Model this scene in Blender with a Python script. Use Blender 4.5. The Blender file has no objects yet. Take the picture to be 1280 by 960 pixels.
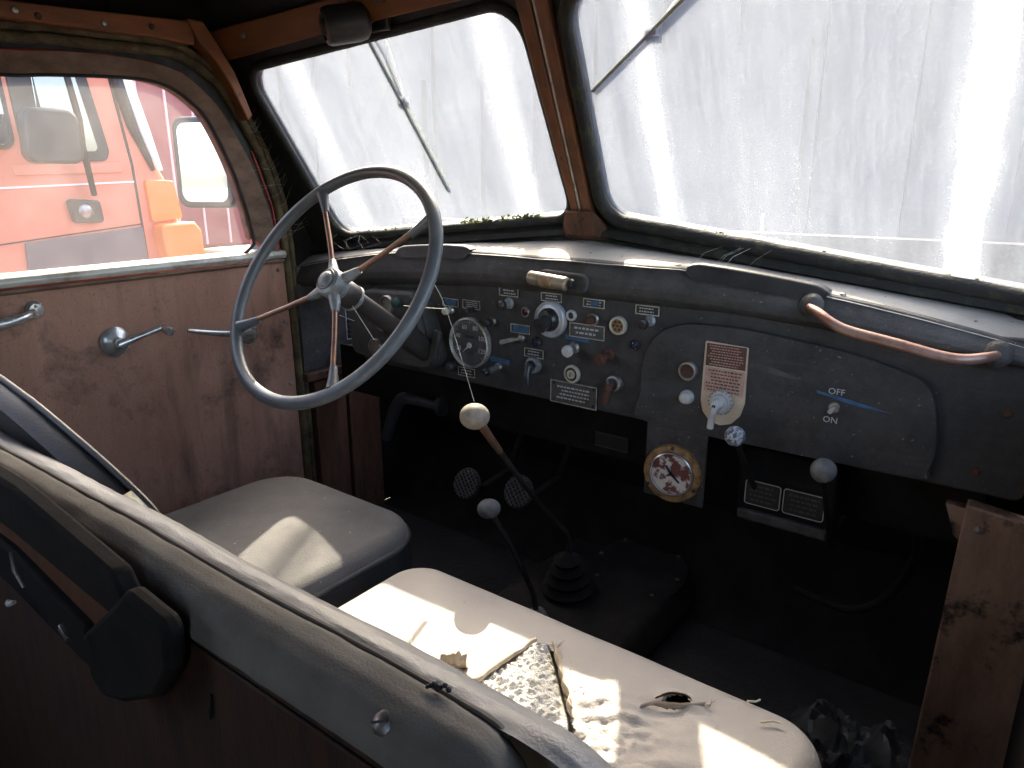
import bpy, bmesh, math, random
from math import sin, cos, pi, sqrt, radians, atan2
from mathutils import Vector, Matrix, noise
random.seed(7)
S = bpy.context.scene
COL = S.collection

# ------------------------------------------------------------------ camera
CAM = Vector((0.75, 0.0, 2.0))
YAW, PITCH = radians(37.0), radians(16.0)
fw = Vector((-sin(YAW) * cos(PITCH), cos(YAW) * cos(PITCH), -sin(PITCH)))
rt = Vector((cos(YAW), sin(YAW), 0))
up = rt.cross(fw)
cd = bpy.data.cameras.new('camera')
cam = bpy.data.objects.new('camera', cd)
COL.objects.link(cam)
M = Matrix((rt, up, -fw)).transposed().to_4x4()
M.translation = CAM
cam.matrix_world = M
cd.sensor_width = 36.0
cd.lens = 36.0 * 901 / 1280
cd.clip_start = 0.02
cd.clip_end = 500
S.camera = cam

# ------------------------------------------------------------------ daylight
SUN = Vector((-0.85, 1.07, 1.0)).normalized()
W = bpy.data.worlds.new('World')
S.world = W
W.use_nodes = True
nt = W.node_tree
bg = nt.nodes['Background']
sky = nt.nodes.new('ShaderNodeTexSky')
sky.sky_type = 'NISHITA'
sky.sun_disc = False
sky.sun_elevation = math.asin(SUN.z)
sky.sun_rotation = atan2(SUN.x, SUN.y)
sky.air_density = 0.7
sky.dust_density = 3.0
sky.ozone_density = 0.6
nt.links.new(sky.outputs[0], bg.inputs[0])
bg.inputs[1].default_value = 0.15
ld = bpy.data.lights.new('sun', 'SUN')
ld.energy = 2.0
ld.angle = radians(0.53)
ld.color = (1.0, 0.95, 0.87)
sun = bpy.data.objects.new('sun', ld)
COL.objects.link(sun)
sun.rotation_euler = (-SUN).to_track_quat('-Z', 'Y').to_euler()
sun.location = SUN * 30
S.view_settings.view_transform = 'Standard'
S.view_settings.look = 'None'
S.view_settings.exposure = 3.62
S.view_settings.use_white_balance = True
S.view_settings.white_balance_temperature = 7500
S.view_settings.white_balance_tint = 10
S.view_settings.gamma = 1.0
S.cycles.max_bounces = 10
S.cycles.diffuse_bounces = 5
S.cycles.transparent_max_bounces = 12
S.cycles.sample_clamp_indirect = 4.0
S.cycles.caustics_reflective = False
S.cycles.caustics_refractive = False
S.cycles.use_denoising = True
S.render.film_transparent = False

# ------------------------------------------------------------------ materials
class NT:
    def __init__(s, name):
        s.m = bpy.data.materials.new(name)
        s.m.use_nodes = True
        s.t = s.m.node_tree
        s.b = s.t.nodes.get('Principled BSDF')
        s.out = s.t.nodes.get('Material Output')
        s.co = s.t.nodes.new('ShaderNodeTexCoord').outputs['Object']
    def n(s, typ, **kw):
        x = s.t.nodes.new(typ)
        for k, v in kw.items():
            setattr(x, k, v)
        return x
    def link(s, a, b):
        s.t.links.new(a, b)
    def mapping(s, scale, loc=(0, 0, 0), rot=(0, 0, 0)):
        m = s.n('ShaderNodeMapping')
        m.inputs['Scale'].default_value = scale
        m.inputs['Location'].default_value = loc
        m.inputs['Rotation'].default_value = rot
        s.link(s.co, m.inputs['Vector'])
        return m.outputs[0]
    def noise(s, scale, detail=5, rough=0.6, vec=None, lo=0.35, hi=0.65, a=0.0, b=1.0, dist=0.0):
        x = s.n('ShaderNodeTexNoise')
        x.inputs['Scale'].default_value = scale
        x.inputs['Detail'].default_value = detail
        x.inputs['Roughness'].default_value = rough
        x.inputs['Distortion'].default_value = dist
        s.link(vec if vec is not None else s.co, x.inputs['Vector'])
        r = s.n('ShaderNodeMapRange')
        r.inputs[1].default_value = lo
        r.inputs[2].default_value = hi
        r.inputs[3].default_value = a
        r.inputs[4].default_value = b
        s.link(x.outputs['Fac'], r.inputs[0])
        return r.outputs[0]
    def mix(s, fac, a, b):
        x = s.n('ShaderNodeMix', data_type='RGBA')
        def put(sock, v):
            if isinstance(v, (tuple, list)):
                sock.default_value = (*v, 1) if len(v) == 3 else v
            else:
                s.link(v, sock)
        if isinstance(fac, (int, float)):
            x.inputs[0].default_value = fac
        else:
            s.link(fac, x.inputs[0])
        put(x.inputs[6], a)
        put(x.inputs[7], b)
        return x.outputs[2]
    def math(s, op, a, b=0.0):
        x = s.n('ShaderNodeMath', operation=op)
        for i, v in enumerate((a, b)):
            if isinstance(v, (int, float)):
                x.inputs[i].default_value = v
            else:
                s.link(v, x.inputs[i])
        return x.outputs[0]
    def bump(s, h, strength=0.3, dist=0.002, base=None):
        x = s.n('ShaderNodeBump')
        x.inputs['Strength'].default_value = strength
        x.inputs['Distance'].default_value = dist
        s.link(h, x.inputs['Height'])
        if base is not None:
            s.link(base, x.inputs['Normal'])
        s.link(x.outputs[0], s.b.inputs['Normal'])
        return x.outputs[0]

def pm(name, col, rough=0.6, metal=0.0, col2=None, sc=18, lo=0.4, hi=0.65, speck=None, speck_sc=160, speck_lo=0.66,
       bump=0.25, bsc=220, bdist=0.001, stretch=None, spec=0.5, wear=None, wear_sc=9, wear_lo=0.58, rough2=None):
    """worn paint, cloth, metal: a base colour, a second colour in patches, specks, fine relief"""
    k = NT(name)
    vec = k.mapping(stretch) if stretch else None
    c = col
    if col2 is not None:
        f = k.noise(sc, 6, 0.65, vec, lo, hi)
        c = k.mix(f, col, col2)
        if rough2 is not None:
            r = k.n('ShaderNodeMapRange')
            r.inputs[3].default_value = rough
            r.inputs[4].default_value = rough2
            k.link(f, r.inputs[0])
            k.link(r.outputs[0], k.b.inputs['Roughness'])
    if wear is not None:
        c = k.mix(k.noise(wear_sc, 8, 0.7, None, wear_lo, wear_lo + 0.06), c, wear)
    if speck is not None:
        c = k.mix(k.noise(speck_sc, 2, 0.5, None, speck_lo, speck_lo + 0.05), c, speck)
    if isinstance(c, tuple):
        k.b.inputs['Base Color'].default_value = (*c, 1)
    else:
        k.link(c, k.b.inputs['Base Color'])
    if rough2 is None or col2 is None:
        k.b.inputs['Roughness'].default_value = rough
    k.b.inputs['Metallic'].default_value = metal
    k.b.inputs['Specular IOR Level'].default_value = spec
    if bump:
        k.bump(k.noise(bsc, 4, 0.6, vec, 0.3, 0.7), bump, bdist)
    return k.m

MAT = {}
def setup_materials():
    A = MAT
    A['dash'] = pm('dash_paint', (.030, .0285, .028), .5, 0, (.075, .071, .069), 14, .38, .72, speck=(.2, .19, .18), speck_sc=150, speck_lo=.72, bump=.35, bsc=420, bdist=.0008, rough2=.7)
    A['dash_panel'] = pm('crackle_paint', (.027, .0255, .025), .6, 0, (.055, .052, .050), 10, .38, .7, speck=(.2, .19, .18), speck_sc=130, speck_lo=.735, bump=.5, bsc=520, bdist=.001)
    A['black'] = pm('black_paint', (.012, .012, .012), .5, 0, (.03, .029, .028), 20, bump=.2)
    A['dark'] = pm('grimy_black', (.010, .009, .008), .85, 0, (.022, .018, .015), 9, bump=.3, bsc=90, spec=.15)
    A['rubber'] = pm('black_rubber', (.013, .013, .013), .6, 0, (.04, .042, .036), 30, .45, .7, bump=.4, bsc=160)
    A['mossblade'] = pm('mossy_wiper_rubber', (.30, .31, .09), .8, 0, (.12, .12, .05), 40, .4, .6, bump=.5, bsc=200)
    A['moss'] = pm('green_moss', (.20, .24, .04), .9, 0, (.33, .33, .08), 60, bump=.9, bsc=300, bdist=.004)
    A['mossrubber'] = pm('mossy_rubber', (.014, .014, .013), .75, 0, (.05, .055, .026), 30, .52, .72, bump=.5, bsc=160, bdist=.002)
    A['orange_wood'] = pm('orange_painted_wood', (.26, .085, .026), .55, 0, (.17, .055, .02), 7, .4, .65, stretch=(1, 1, 5), wear=(.05, .025, .014), wear_sc=14, wear_lo=.63, bump=.4, bsc=60)
    A['brown_wood'] = pm('brown_stained_wood', (.15, .062, .032), .65, 0, (.075, .032, .018), 9, .4, .62, stretch=(4, 4, 1), wear=(.02, .014, .011), wear_sc=11, wear_lo=.59, bump=.5, bsc=50)
    A['post_wood'] = pm('post_brown_paint', (.21, .075, .032), .5, 0, (.12, .05, .025), 12, stretch=(4, 4, .6), wear=(.03, .02, .015), wear_sc=18, wear_lo=.62, bump=.3, bsc=70)
    A['pale_board'] = pm('pale_worn_board', (.40, .245, .165), .75, 0, (.24, .135, .088), 7, .38, .62, stretch=(3, 3, 1), wear=(.03, .02, .015), wear_sc=6.5, wear_lo=.52, bump=.5, bsc=60)
    A['frame_wood'] = pm('weathered_frame_wood', (.22, .13, .085), .6, 0, (.12, .065, .04), 8, .36, .62, stretch=(1, 2, 4), wear=(.05, .03, .02), wear_sc=10, wear_lo=.62, bump=.45, bsc=70)
    A['back_wood'] = pm('dark_red_wood', (.06, .022, .010), .7, 0, (.028, .011, .006), 8, .4, .65, stretch=(5, 1, 1), bump=.4, bsc=50)
    A['slot_wood'] = pm('bare_orange_wood', (.13, .045, .016), .6, 0, (.08, .028, .010), 9, stretch=(5, 1, 1), bump=.3, bsc=60)
    A['weather'] = pm('olive_piping_cloth', (.16, .12, .06), .9, 0, (.07, .05, .028), 25, .4, .62, bump=.8, bsc=260, bdist=.002)
    A['red_paint'] = pm('old_red_paint', (.34, .028, .02), .4, 0, (.25, .02, .016), 6, bump=.05)
    A['leather'] = pm('grey_leather', (.165, .146, .122), .8, 0, (.22, .198, .168), 16, .38, .66, wear=(.09, .06, .04), wear_sc=22, wear_lo=.66, bump=.3, bsc=420, bdist=.0006, spec=.2)
    A['vinyl_roll'] = pm('grey_vinyl', (.30, .29, .28), .42, 0, (.22, .213, .207), 10, .4, .65, bump=.35, bsc=480, bdist=.0006)
    A['vinyl_dark'] = pm('black_vinyl', (.022, .023, .025), .45, 0, (.04, .041, .043), 8, .4, .65, speck=(.2, .2, .19), speck_sc=120, speck_lo=.74, bump=.3, bsc=300)
    A['seat_grey'] = pm('dusty_charcoal_cloth', (.165, .155, .147), .8, 0, (.115, .109, .106), 7, .36, .64, speck=(.5, .46, .4), speck_sc=130, speck_lo=.72, bump=.5, bsc=420, bdist=.0015)
    A['piping'] = pm('dark_piping', (.05, .05, .052), .5, bump=.2)
    A['torn_edge'] = pm('torn_pale_lining', (.7, .66, .5), .9, bump=.6)
    A['stuffing'] = pm('cream_wadding', (.85, .83, .77), 1.0, 0, (.72, .66, .55), 60, .55, .75, bump=.8, bsc=420, bdist=.003, spec=.05)
    A['flap'] = pm('faded_flap', (.50, .42, .33), .8, 0, (.42, .33, .24), 30, bump=.4)
    A['hole'] = pm('dark_lining', (.09, .08, .07), .95, bump=.5)
    A['rim'] = pm('wheel_rim_bluegrey', (.15, .16, .168), .36, 0, (.105, .112, .118), 14, .4, .65, speck=(.35, .35, .34), speck_sc=170, speck_lo=.73, bump=.15)
    A['hub'] = pm('cast_grey_metal', (.36, .37, .37), .45, .35, (.2, .21, .21), 40, .42, .62, bump=.5, bsc=180)
    A['spoke'] = pm('copper_brown_rod', (.36, .19, .12), .34, .55, (.2, .11, .085), 25, bump=.2)
    A['column'] = pm('column_black', (.03, .027, .025), .36, 0, (.06, .05, .045), 16, bump=.1)
    A['silver'] = pm('brushed_silver', (.56, .58, .62), .4, .35, (.4, .41, .43), 40, bump=.1)
    A['chrome'] = pm('dull_chrome', (.66, .65, .63), .26, .72, (.42, .40, .37), 30, .48, .68, bump=.05)
    A['steel'] = pm('worn_steel', (.42, .41, .39), .4, .8, (.2, .18, .16), 30, bump=.2)
    A['alu'] = pm('aluminium_trim', (.72, .70, .62), .5, .25, (.38, .35, .28), 14, .45, .66, bump=.2)
    A['copper_bar'] = pm('worn_copper_handle', (.34, .205, .155), .42, .5, (.24, .11, .075), 20, .42, .6, bump=.2)
    A['rust'] = pm('brown_rust', (.075, .03, .018), .85, 0, (.12, .05, .028), 60, bump=.7, bsc=200)
    A['ochre_rust'] = pm('ochre_rusty_brass', (.42, .24, .09), .7, .15, (.18, .085, .035), 50, .42, .62, bump=.7, bsc=160)
    A['dial_worn'] = pm('flaking_dial', (.72, .64, .56), .7, 0, (.17, .05, .035), 52, .47, .53, bump=.5, bsc=90)
    A['dial_black'] = pm('dial_black', (.055, .056, .055), .4, 0, (.11, .11, .105), 40, bump=.0)
    A['dial_grey'] = pm('dial_centre_grey', (.035, .036, .036), .45, 0, (.07, .07, .07), 40, bump=.0)
    A['cream'] = pm('cream_enamel', (.62, .58, .46), .4, 0, (.48, .44, .34), 40, bump=.1)
    A['white'] = pm('white_bakelite', (.55, .54, .51), .5, 0, (.40, .385, .36), 50, bump=.1)
    A['off_white_print'] = pm('white_print', (.46, .45, .43), .6, bump=0)
    A['grey_print'] = pm('grey_print', (.5, .49, .46), .6, bump=0)
    A['plate_edge'] = pm('plate_bright_edge', (.6, .57, .5), .4, .4, (.28, .25, .2), 60, bump=0)
    A['plate_black'] = pm('plate_black', (.018, .017, .017), .4, bump=0)
    A['plate_dim'] = pm('plate_grey', (.09, .085, .08), .5, .2, (.05, .047, .043), 40, bump=.1)
    A['plate_red'] = pm('plate_dark_red', (.10, .032, .025), .45, 0, (.05, .018, .015), 30, bump=0)
    A['plate_pink'] = pm('plate_faded_pink', (.40, .22, .17), .5, 0, (.5, .33, .26), 40, bump=0)
    A['plate_cream'] = pm('plate_cream_metal', (.58, .49, .38), .45, .2, (.45, .36, .26), 30, bump=.1)
    A['tape'] = pm('blue_tape', (.03, .12, .25), .5, 0, (.018, .07, .15), 60, bump=.1)
    A['black_knob'] = pm('black_bakelite', (.018, .018, .018), .3, 0, (.04, .038, .036), 60, bump=.1)
    A['knob_grey'] = pm('dusty_grey_knob', (.20, .195, .18), .65, 0, (.13, .125, .12), 60, bump=.3, bsc=300)
    A['knob_cream'] = pm('dusty_cream_knob', (.36, .31, .23), .7, 0, (.24, .2, .15), 70, bump=.3, bsc=300)
    A['knob_mottled'] = pm('mottled_blue_white_knob', (.5, .53, .56), .6, 0, (.09, .10, .13), 130, .46, .54, bump=.4, bsc=200)
    A['red_glass'] = pm('dark_red_lens', (.06, .009, .008), .15, bump=0)
    A['blue_glass'] = pm('dark_blue_lens', (.014, .018, .06), .15, bump=0)
    A['green_glass'] = pm('dull_green_knob', (.03, .075, .06), .3, bump=0)
    A['amber_lens'] = pm('stained_amber_lens', (.22, .12, .055), .4, 0, (.34, .24, .14), 60, bump=.2)
    A['lamp_body'] = pm('aged_ivory_lamp', (.34, .27, .19), .4, .3, (.17, .12, .08), 40, bump=.2)
    A['cowl'] = pm('dusty_cowl_metal', (.34, .32, .29), .65, 0, (.24, .22, .2), 9, .4, .65, speck=(.06, .05, .04), speck_sc=60, speck_lo=.68, wear=(.1, .12, .045), wear_sc=17, wear_lo=.66, bump=.3, bsc=150)
    A['floor'] = pm('grimy_floor', (.010, .008, .007), .9, 0, (.02, .016, .012), 8, bump=.6, bsc=60, bdist=.004)
    A['rag'] = pm('crumpled_grey_sheet', (.055, .057, .055), .35, 0, (.025, .025, .025), 16, bump=.3)
    A['tray'] = pm('brown_mat', (.12, .085, .07), .8, 0, (.07, .05, .04), 12, bump=.7, bsc=300)
    A['web'] = pm('cobweb_silk', (.75, .72, .62), .5, bump=0)
    A['truck_orange'] = pm('orange_truck_paint', (.70, .24, .15), .35, 0, (.64, .21, .13), 3, bump=0)
    A['bright_orange'] = pm('bright_orange_plastic', (.85, .23, .05), .35, bump=0)
    A['truck_grey'] = pm('grey_trim_panel', (.13, .115, .12), .5, bump=0)
    A['truck_black'] = pm('black_plastic', (.02, .022, .024), .45, bump=0)
    A['truck_white'] = pm('truck_white', (.8, .8, .78), .4, bump=0)
    A['red_box'] = pm('red_box_body', (.30, .105, .098), .45, 0, (.26, .09, .085), 2, bump=0)
    A['pale_rib'] = pm('pale_rib', (.62, .5, .5), .4, bump=0)
    A['asphalt'] = pm('yard_gravel', (.13, .122, .11), .9, 0, (.10, .094, .085), 2, speck=(.2, .2, .19), speck_sc=30, speck_lo=.66, bump=.4, bsc=40, bdist=.01)
    A['wall_blue'] = pm('blue_grey_cladding', (.036, .048, .064), .6, 0, (.024, .034, .047), .8, bump=.1, bsc=20)
    A['wall_pale'] = pm('pale_render', (.4, .39, .37), .85, 0, (.33, .32, .3), 1.2, bump=.2, bsc=20)
    A['wall_brick'] = pm('brown_wall', (.22, .12, .09), .85, 0, (.17, .09, .07), 3, bump=.3, bsc=25)
    A['roof_tile'] = pm('grey_roofing', (.12, .12, .13), .8, 0, (.08, .08, .09), 4, bump=.3, bsc=20)
    A['bark'] = pm('bark', (.09, .07, .05), .9, 0, (.05, .04, .03), 8, bump=.6, bsc=20, bdist=.01)
    A['leaf'] = pm('leaves', (.05, .085, .022), .7, 0, (.09, .12, .03), 3, bump=0)
    A['tyre'] = pm('tyre_rubber', (.02, .02, .02), .8, bump=.2)
    # dusty crackle paint of the dashboard: grey dust film, smears, scratches
    for nm, c0, c1 in (('dash', (.030, .028, .027), (.105, .098, .092)), ('dash_panel', (.026, .0243, .0235), (.082, .076, .071))):
        k = NT(nm + '_dusty')
        film = k.math('MULTIPLY', k.noise(5.5, 8, .72, None, .36, .70), .55)
        film = k.math('ADD', film, k.math('MULTIPLY', k.noise(46, 5, .7, None, .40, .75), .38))
        film = k.math('ADD', film, k.math('MULTIPLY', k.noise(1.0, 4, .6, k.mapping((9, 60, 60), (.3, .1, 0), (0, .4, 0)), .56, .76), .30))
        c = k.mix(film, c0, c1)
        c = k.mix(k.noise(170, 2, .5, None, .70, .76), c, (.24, .22, .20))
        c = k.mix(k.noise(30, 6, .8, None, .70, .74), c, (.16, .14, .125))
        k.link(c, k.b.inputs['Base Color'])
        k.b.inputs['Roughness'].default_value = .62
        k.b.inputs['Specular IOR Level'].default_value = .35
        k.bump(k.noise(380, 3, .6, None, .3, .7), .5, .0009)
        A[nm] = k.m
    # mirror
    k = NT('mirror_glass'); k.b.inputs['Metallic'].default_value = 1; k.b.inputs['Roughness'].default_value = .02
    k.b.inputs['Base Color'].default_value = (.85, .87, .87, 1); A['mirror'] = k.m
    # far vehicle windows
    k = NT('vehicle_glass'); k.b.inputs['Roughness'].default_value = .03
    k.b.inputs['Base Color'].default_value = (.05, .07, .075, 1); k.b.inputs['Specular IOR Level'].default_value = 1.0
    k.b.inputs['IOR'].default_value = 1.9
    A['veh_glass'] = k.m
    # bench leatherette: beige grey, faintly rosy, with stains and scuffs
    k = NT('bench_leatherette')
    f = k.noise(5, 6, .6, None, .38, .66)
    c = k.mix(f, (.46, .425, .385), (.385, .345, .315))
    c = k.mix(k.noise(70, 3, .6, None, .68, .75), c, (.5, .42, .36))
    c = k.mix(k.noise(11, 7, .7, k.mapping((1, 1, 1), (3, 1, 0)), .64, .72), c, (.2, .14, .11))
    k.link(c, k.b.inputs['Base Color'])
    k.b.inputs['Roughness'].default_value = .55
    k.bump(k.noise(420, 3, .6, None, .3, .7), .35, .0012)
    A['bench'] = k.m
    # door board: reddish brown hardboard with run stains
    k = NT('door_board')
    f = k.noise(1.0, 7, .65, k.mapping((9, 9, 1.6)), .36, .64)
    c = k.mix(f, (.52, .275, .185), (.36, .175, .115))
    c = k.mix(k.noise(26, 6, .7, None, .40, .62), c, (.43, .22, .15))
    c = k.mix(k.noise(1.0, 5, .6, k.mapping((13, 13, 2.2), (2.3, .7, .2)), .52, .74), c, (.125, .066, .046))
    c = k.mix(k.noise(6.5, 6, .75, k.mapping((1, 1, 1), (4.3, 2.7, 5.1)), .54, .72), c, (.085, .05, .038))
    c = k.mix(k.noise(240, 2, .5, None, .62, .7), c, (.27, .16, .125))
    k.link(c, k.b.inputs['Base Color'])
    k.b.inputs['Roughness'].default_value = .75
    k.bump(k.noise(170, 4, .7, None, .3, .7), .35, .0012)
    A['door'] = k.m
    A['glass_clear'] = glass('clear_pane_face', None, 0)
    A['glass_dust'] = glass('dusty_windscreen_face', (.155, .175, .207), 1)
    A['glass_side'] = glass('dusty_side_pane_face', (.66, .64, .62), 2)

def glass(name, dust, kind):
    k = NT(name)
    t = k.t
    t.nodes.remove(k.b)
    tr = k.n('ShaderNodeBsdfTransparent')
    tr.inputs[0].default_value = (.95, .965, .96, 1)
    gl = k.n('ShaderNodeBsdfGlossy')
    gl.inputs['Roughness'].default_value = .04
    fr = k.n('ShaderNodeFresnel')
    fr.inputs[0].default_value = 1.25
    m1 = k.n('ShaderNodeMixShader')
    k.link(fr.outputs[0], m1.inputs[0]); k.link(tr.outputs[0], m1.inputs[1]); k.link(gl.outputs[0], m1.inputs[2])
    last = m1.outputs[0]
    if dust:
        tl = k.n('ShaderNodeBsdfTranslucent'); tl.inputs[0].default_value = (*dust, 1)
        df = k.n('ShaderNodeBsdfDiffuse'); df.inputs[0].default_value = (*dust, 1)
        md = k.n('ShaderNodeMixShader'); md.inputs[0].default_value = .3
        k.link(tl.outputs[0], md.inputs[1]); k.link(df.outputs[0], md.inputs[2])
        if kind == 1:
            broad = k.noise(1.0, 6, .68, k.mapping((7, 2.6, 2.6)), .36, .66)
            runs = k.noise(1.0, 6, .7, k.mapping((48, 2.6, 2.6), (1.7, 0, 0)), .42, .66)
            fine = k.noise(1.0, 4, .7, k.mapping((150, 30, 30)), .35, .7)
            spots = k.noise(330, 2, .6, None, .55, .72)
            f = k.math('MULTIPLY', broad, .17)
            f = k.math('ADD', f, k.math('MULTIPLY', runs, .075))
            f = k.math('ADD', f, k.math('MULTIPLY', fine, .07))
            f = k.math('ADD', f, k.math('MULTIPLY', spots, .15))
            f = k.math('ADD', f, .30)
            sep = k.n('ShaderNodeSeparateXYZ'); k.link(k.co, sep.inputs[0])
            for x0, sl, w, amt in ((-.235, .02, .026, .40), (-.05, .10, .12, .10), (.235, -.04, .020, .75)):  # smear bands in the dust, the last one painting in a vertical glare streak
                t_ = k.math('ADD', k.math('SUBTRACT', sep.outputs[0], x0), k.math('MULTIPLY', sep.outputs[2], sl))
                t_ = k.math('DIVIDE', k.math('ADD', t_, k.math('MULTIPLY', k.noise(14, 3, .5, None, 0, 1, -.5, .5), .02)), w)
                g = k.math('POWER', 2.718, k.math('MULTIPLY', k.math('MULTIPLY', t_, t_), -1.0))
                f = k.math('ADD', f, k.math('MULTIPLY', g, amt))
        else:
            broad = k.noise(9, 5, .6, None, .4, .7)
            spots = k.noise(240, 2, .6, None, .64, .76)
            f = k.math('MULTIPLY', broad, .045)
            f = k.math('ADD', f, k.math('MULTIPLY', spots, .08))
            f = k.math('ADD', f, .06)
        f = k.math('MINIMUM', f, .92)
        m2 = k.n('ShaderNodeMixShader')
        k.link(f, m2.inputs[0]); k.link(last, m2.inputs[1]); k.link(md.outputs[0], m2.inputs[2])
        last = m2.outputs[0]
    k.link(last, k.out.inputs[0])
    return k.m

setup_materials()

# ------------------------------------------------------------------ geometry helpers
def frame_of(n):
    n = Vector(n).normalized()
    a = Vector((0, 0, 1)) if abs(n.z) < .9 else Vector((0, 1, 0))
    u = a.cross(n).normalized()
    v = n.cross(u)
    return u, v, n

class MB:
    """collects one mesh"""
    def __init__(s):
        s.v, s.f, s.mi = [], [], []
        s.cur = 0
    def add(s, vs, fs):
        o = len(s.v)
        s.v += [Vector(p) for p in vs]
        for f in fs:
            s.f.append([i + o for i in f]); s.mi.append(s.cur)
        return s
    def box(s, c, size, R=None):
        c = Vector(c); hx, hy, hz = [q / 2 for q in size]
        vs = [Vector((x, y, z)) for x in (-hx, hx) for y in (-hy, hy) for z in (-hz, hz)]
        if R: vs = [R @ q for q in vs]
        return s.add([c + q for q in vs], [(0, 1, 3, 2), (4, 6, 7, 5), (0, 4, 5, 1), (2, 3, 7, 6), (0, 2, 6, 4), (1, 5, 7, 3)])
    def prism(s, poly, o, u, v, w, cap=True):
        """poly of (a,b) in the plane o + a u + b v, pushed out along the vector w"""
        o, u, v, w = Vector(o), Vector(u), Vector(v), Vector(w)
        n = len(poly)
        A = [o + u * a + v * b for a, b in poly]
        fs = [(i, (i + 1) % n, (i + 1) % n + n, i + n) for i in range(n)]
        if cap: fs += [tuple(range(n))[::-1], tuple(range(n, 2 * n))]
        return s.add(A + [p + w for p in A], fs)
    def tube(s, pts, r, n=12, closed=False, cap=True, flat=None):
        P = [Vector(p) for p in pts]
        R = r if isinstance(r, (list, tuple)) else [r] * len(P)
        N = len(P); rings = []
        pu = None
        for i, p in enumerate(P):
            if closed: t = P[(i + 1) % N] - P[i - 1]
            else: t = P[min(i + 1, N - 1)] - P[max(i - 1, 0)]
            t.normalize()
            if pu is None:
                a = Vector((0, 0, 1)) if abs(t.z) < .9 else Vector((1, 0, 0))
                pu = a.cross(t).normalized()
            else:
                pu = (pu - t * pu.dot(t)).normalized()
            pv = t.cross(pu)
            rings.append([p + (pu * cos(2 * pi * k / n) + pv * sin(2 * pi * k / n)) * R[i] for k in range(n)])
        vs = [q for ring in rings for q in ring]; fs = []
        for i in range(N if closed else N - 1):
            j = (i + 1) % N
            for k in range(n):
                fs.append((i * n + k, i * n + (k + 1) % n, j * n + (k + 1) % n, j * n + k))
        if cap and not closed:
            fs.append(tuple(range(n))[::-1]); fs.append(tuple(range((N - 1) * n, N * n)))
        return s.add(vs, fs)
    def lathe(s, prof, o, axis, n=28):
        """prof of (radius, height along the axis)"""
        u, v, w = frame_of(axis); o = Vector(o); vs = []; fs = []
        m = len(prof)
        for r, h in prof:
            for k in range(n):
                a = 2 * pi * k / n
                vs.append(o + w * h + (u * cos(a) + v * sin(a)) * max(r, 1e-5))
        for i in range(m - 1):
            for k in range(n):
                fs.append((i * n + k, i * n + (k + 1) % n, (i + 1) * n + (k + 1) % n, (i + 1) * n + k))
        fs.append(tuple(range(n))[::-1]); fs.append(tuple(range((m - 1) * n, m * n)))
        return s.add(vs, fs)
    def ball(s, c, r, axis=(0, 0, 1), n=20, sq=1.0):
        prof = []
        for i in range(13):
            a = -pi / 2 + pi * i / 12
            prof.append((r * cos(a), r * sq * sin(a)))
        return s.lathe(prof, c, axis, n)
    def grid(s, fn, nu, nv, close_u=False):
        vs = [fn(i / nu, j / nv) for j in range(nv + 1) for i in range(nu + 1)]
        fs = [(j * (nu + 1) + i, j * (nu + 1) + i + 1, (j + 1) * (nu + 1) + i + 1, (j + 1) * (nu + 1) + i) for j in range(nv) for i in range(nu)]
        return s.add(vs, fs)
    def build(s, name, mat, parent=None, smooth=35, bevel=0.0, seg=2, solid=0.0):
        o_ = Vector((0, 0, 0)); p = parent
        while p is not None:
            o_ += p.location; p = p.parent
        me = bpy.data.meshes.new(name)
        me.from_pydata([tuple(q - o_) for q in s.v], [], s.f)
        for m in (mat if isinstance(mat, list) else [mat]):
            me.materials.append(MAT[m] if isinstance(m, str) else m)
        if isinstance(mat, list):
            me.polygons.foreach_set('material_index', s.mi)
        bm = bmesh.new(); bm.from_mesh(me)
        bmesh.ops.recalc_face_normals(bm, faces=bm.faces)
        bm.to_mesh(me); bm.free()
        me.shade_smooth()
        me.set_sharp_from_angle(angle=radians(smooth))
        ob = bpy.data.objects.new(name, me)
        COL.objects.link(ob)
        ob.parent = parent
        if solid:
            q = ob.modifiers.new('solid', 'SOLIDIFY'); q.thickness = solid; q.offset = 0
        if bevel:
            q = ob.modifiers.new('bevel', 'BEVEL'); q.width = bevel; q.segments = seg; q.limit_method = 'ANGLE'; q.angle_limit = radians(40)
            q.use_clamp_overlap = True
        return ob

def tag(o, label=None, cat=None, group=None, kind=None):
    if label: o['label'] = label
    if cat: o['category'] = cat
    if group: o['group'] = group
    if kind: o['kind'] = kind
    return o
def thing(name, loc, label, cat, group=None):
    o = bpy.data.objects.new(name, None)
    o.empty_display_size = .05
    COL.objects.link(o); o.location = loc
    return tag(o, label, cat, group)
def struct(o):
    o['kind'] = 'structure'; return o
def part(o, label):
    o['label'] = label; return o

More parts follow.
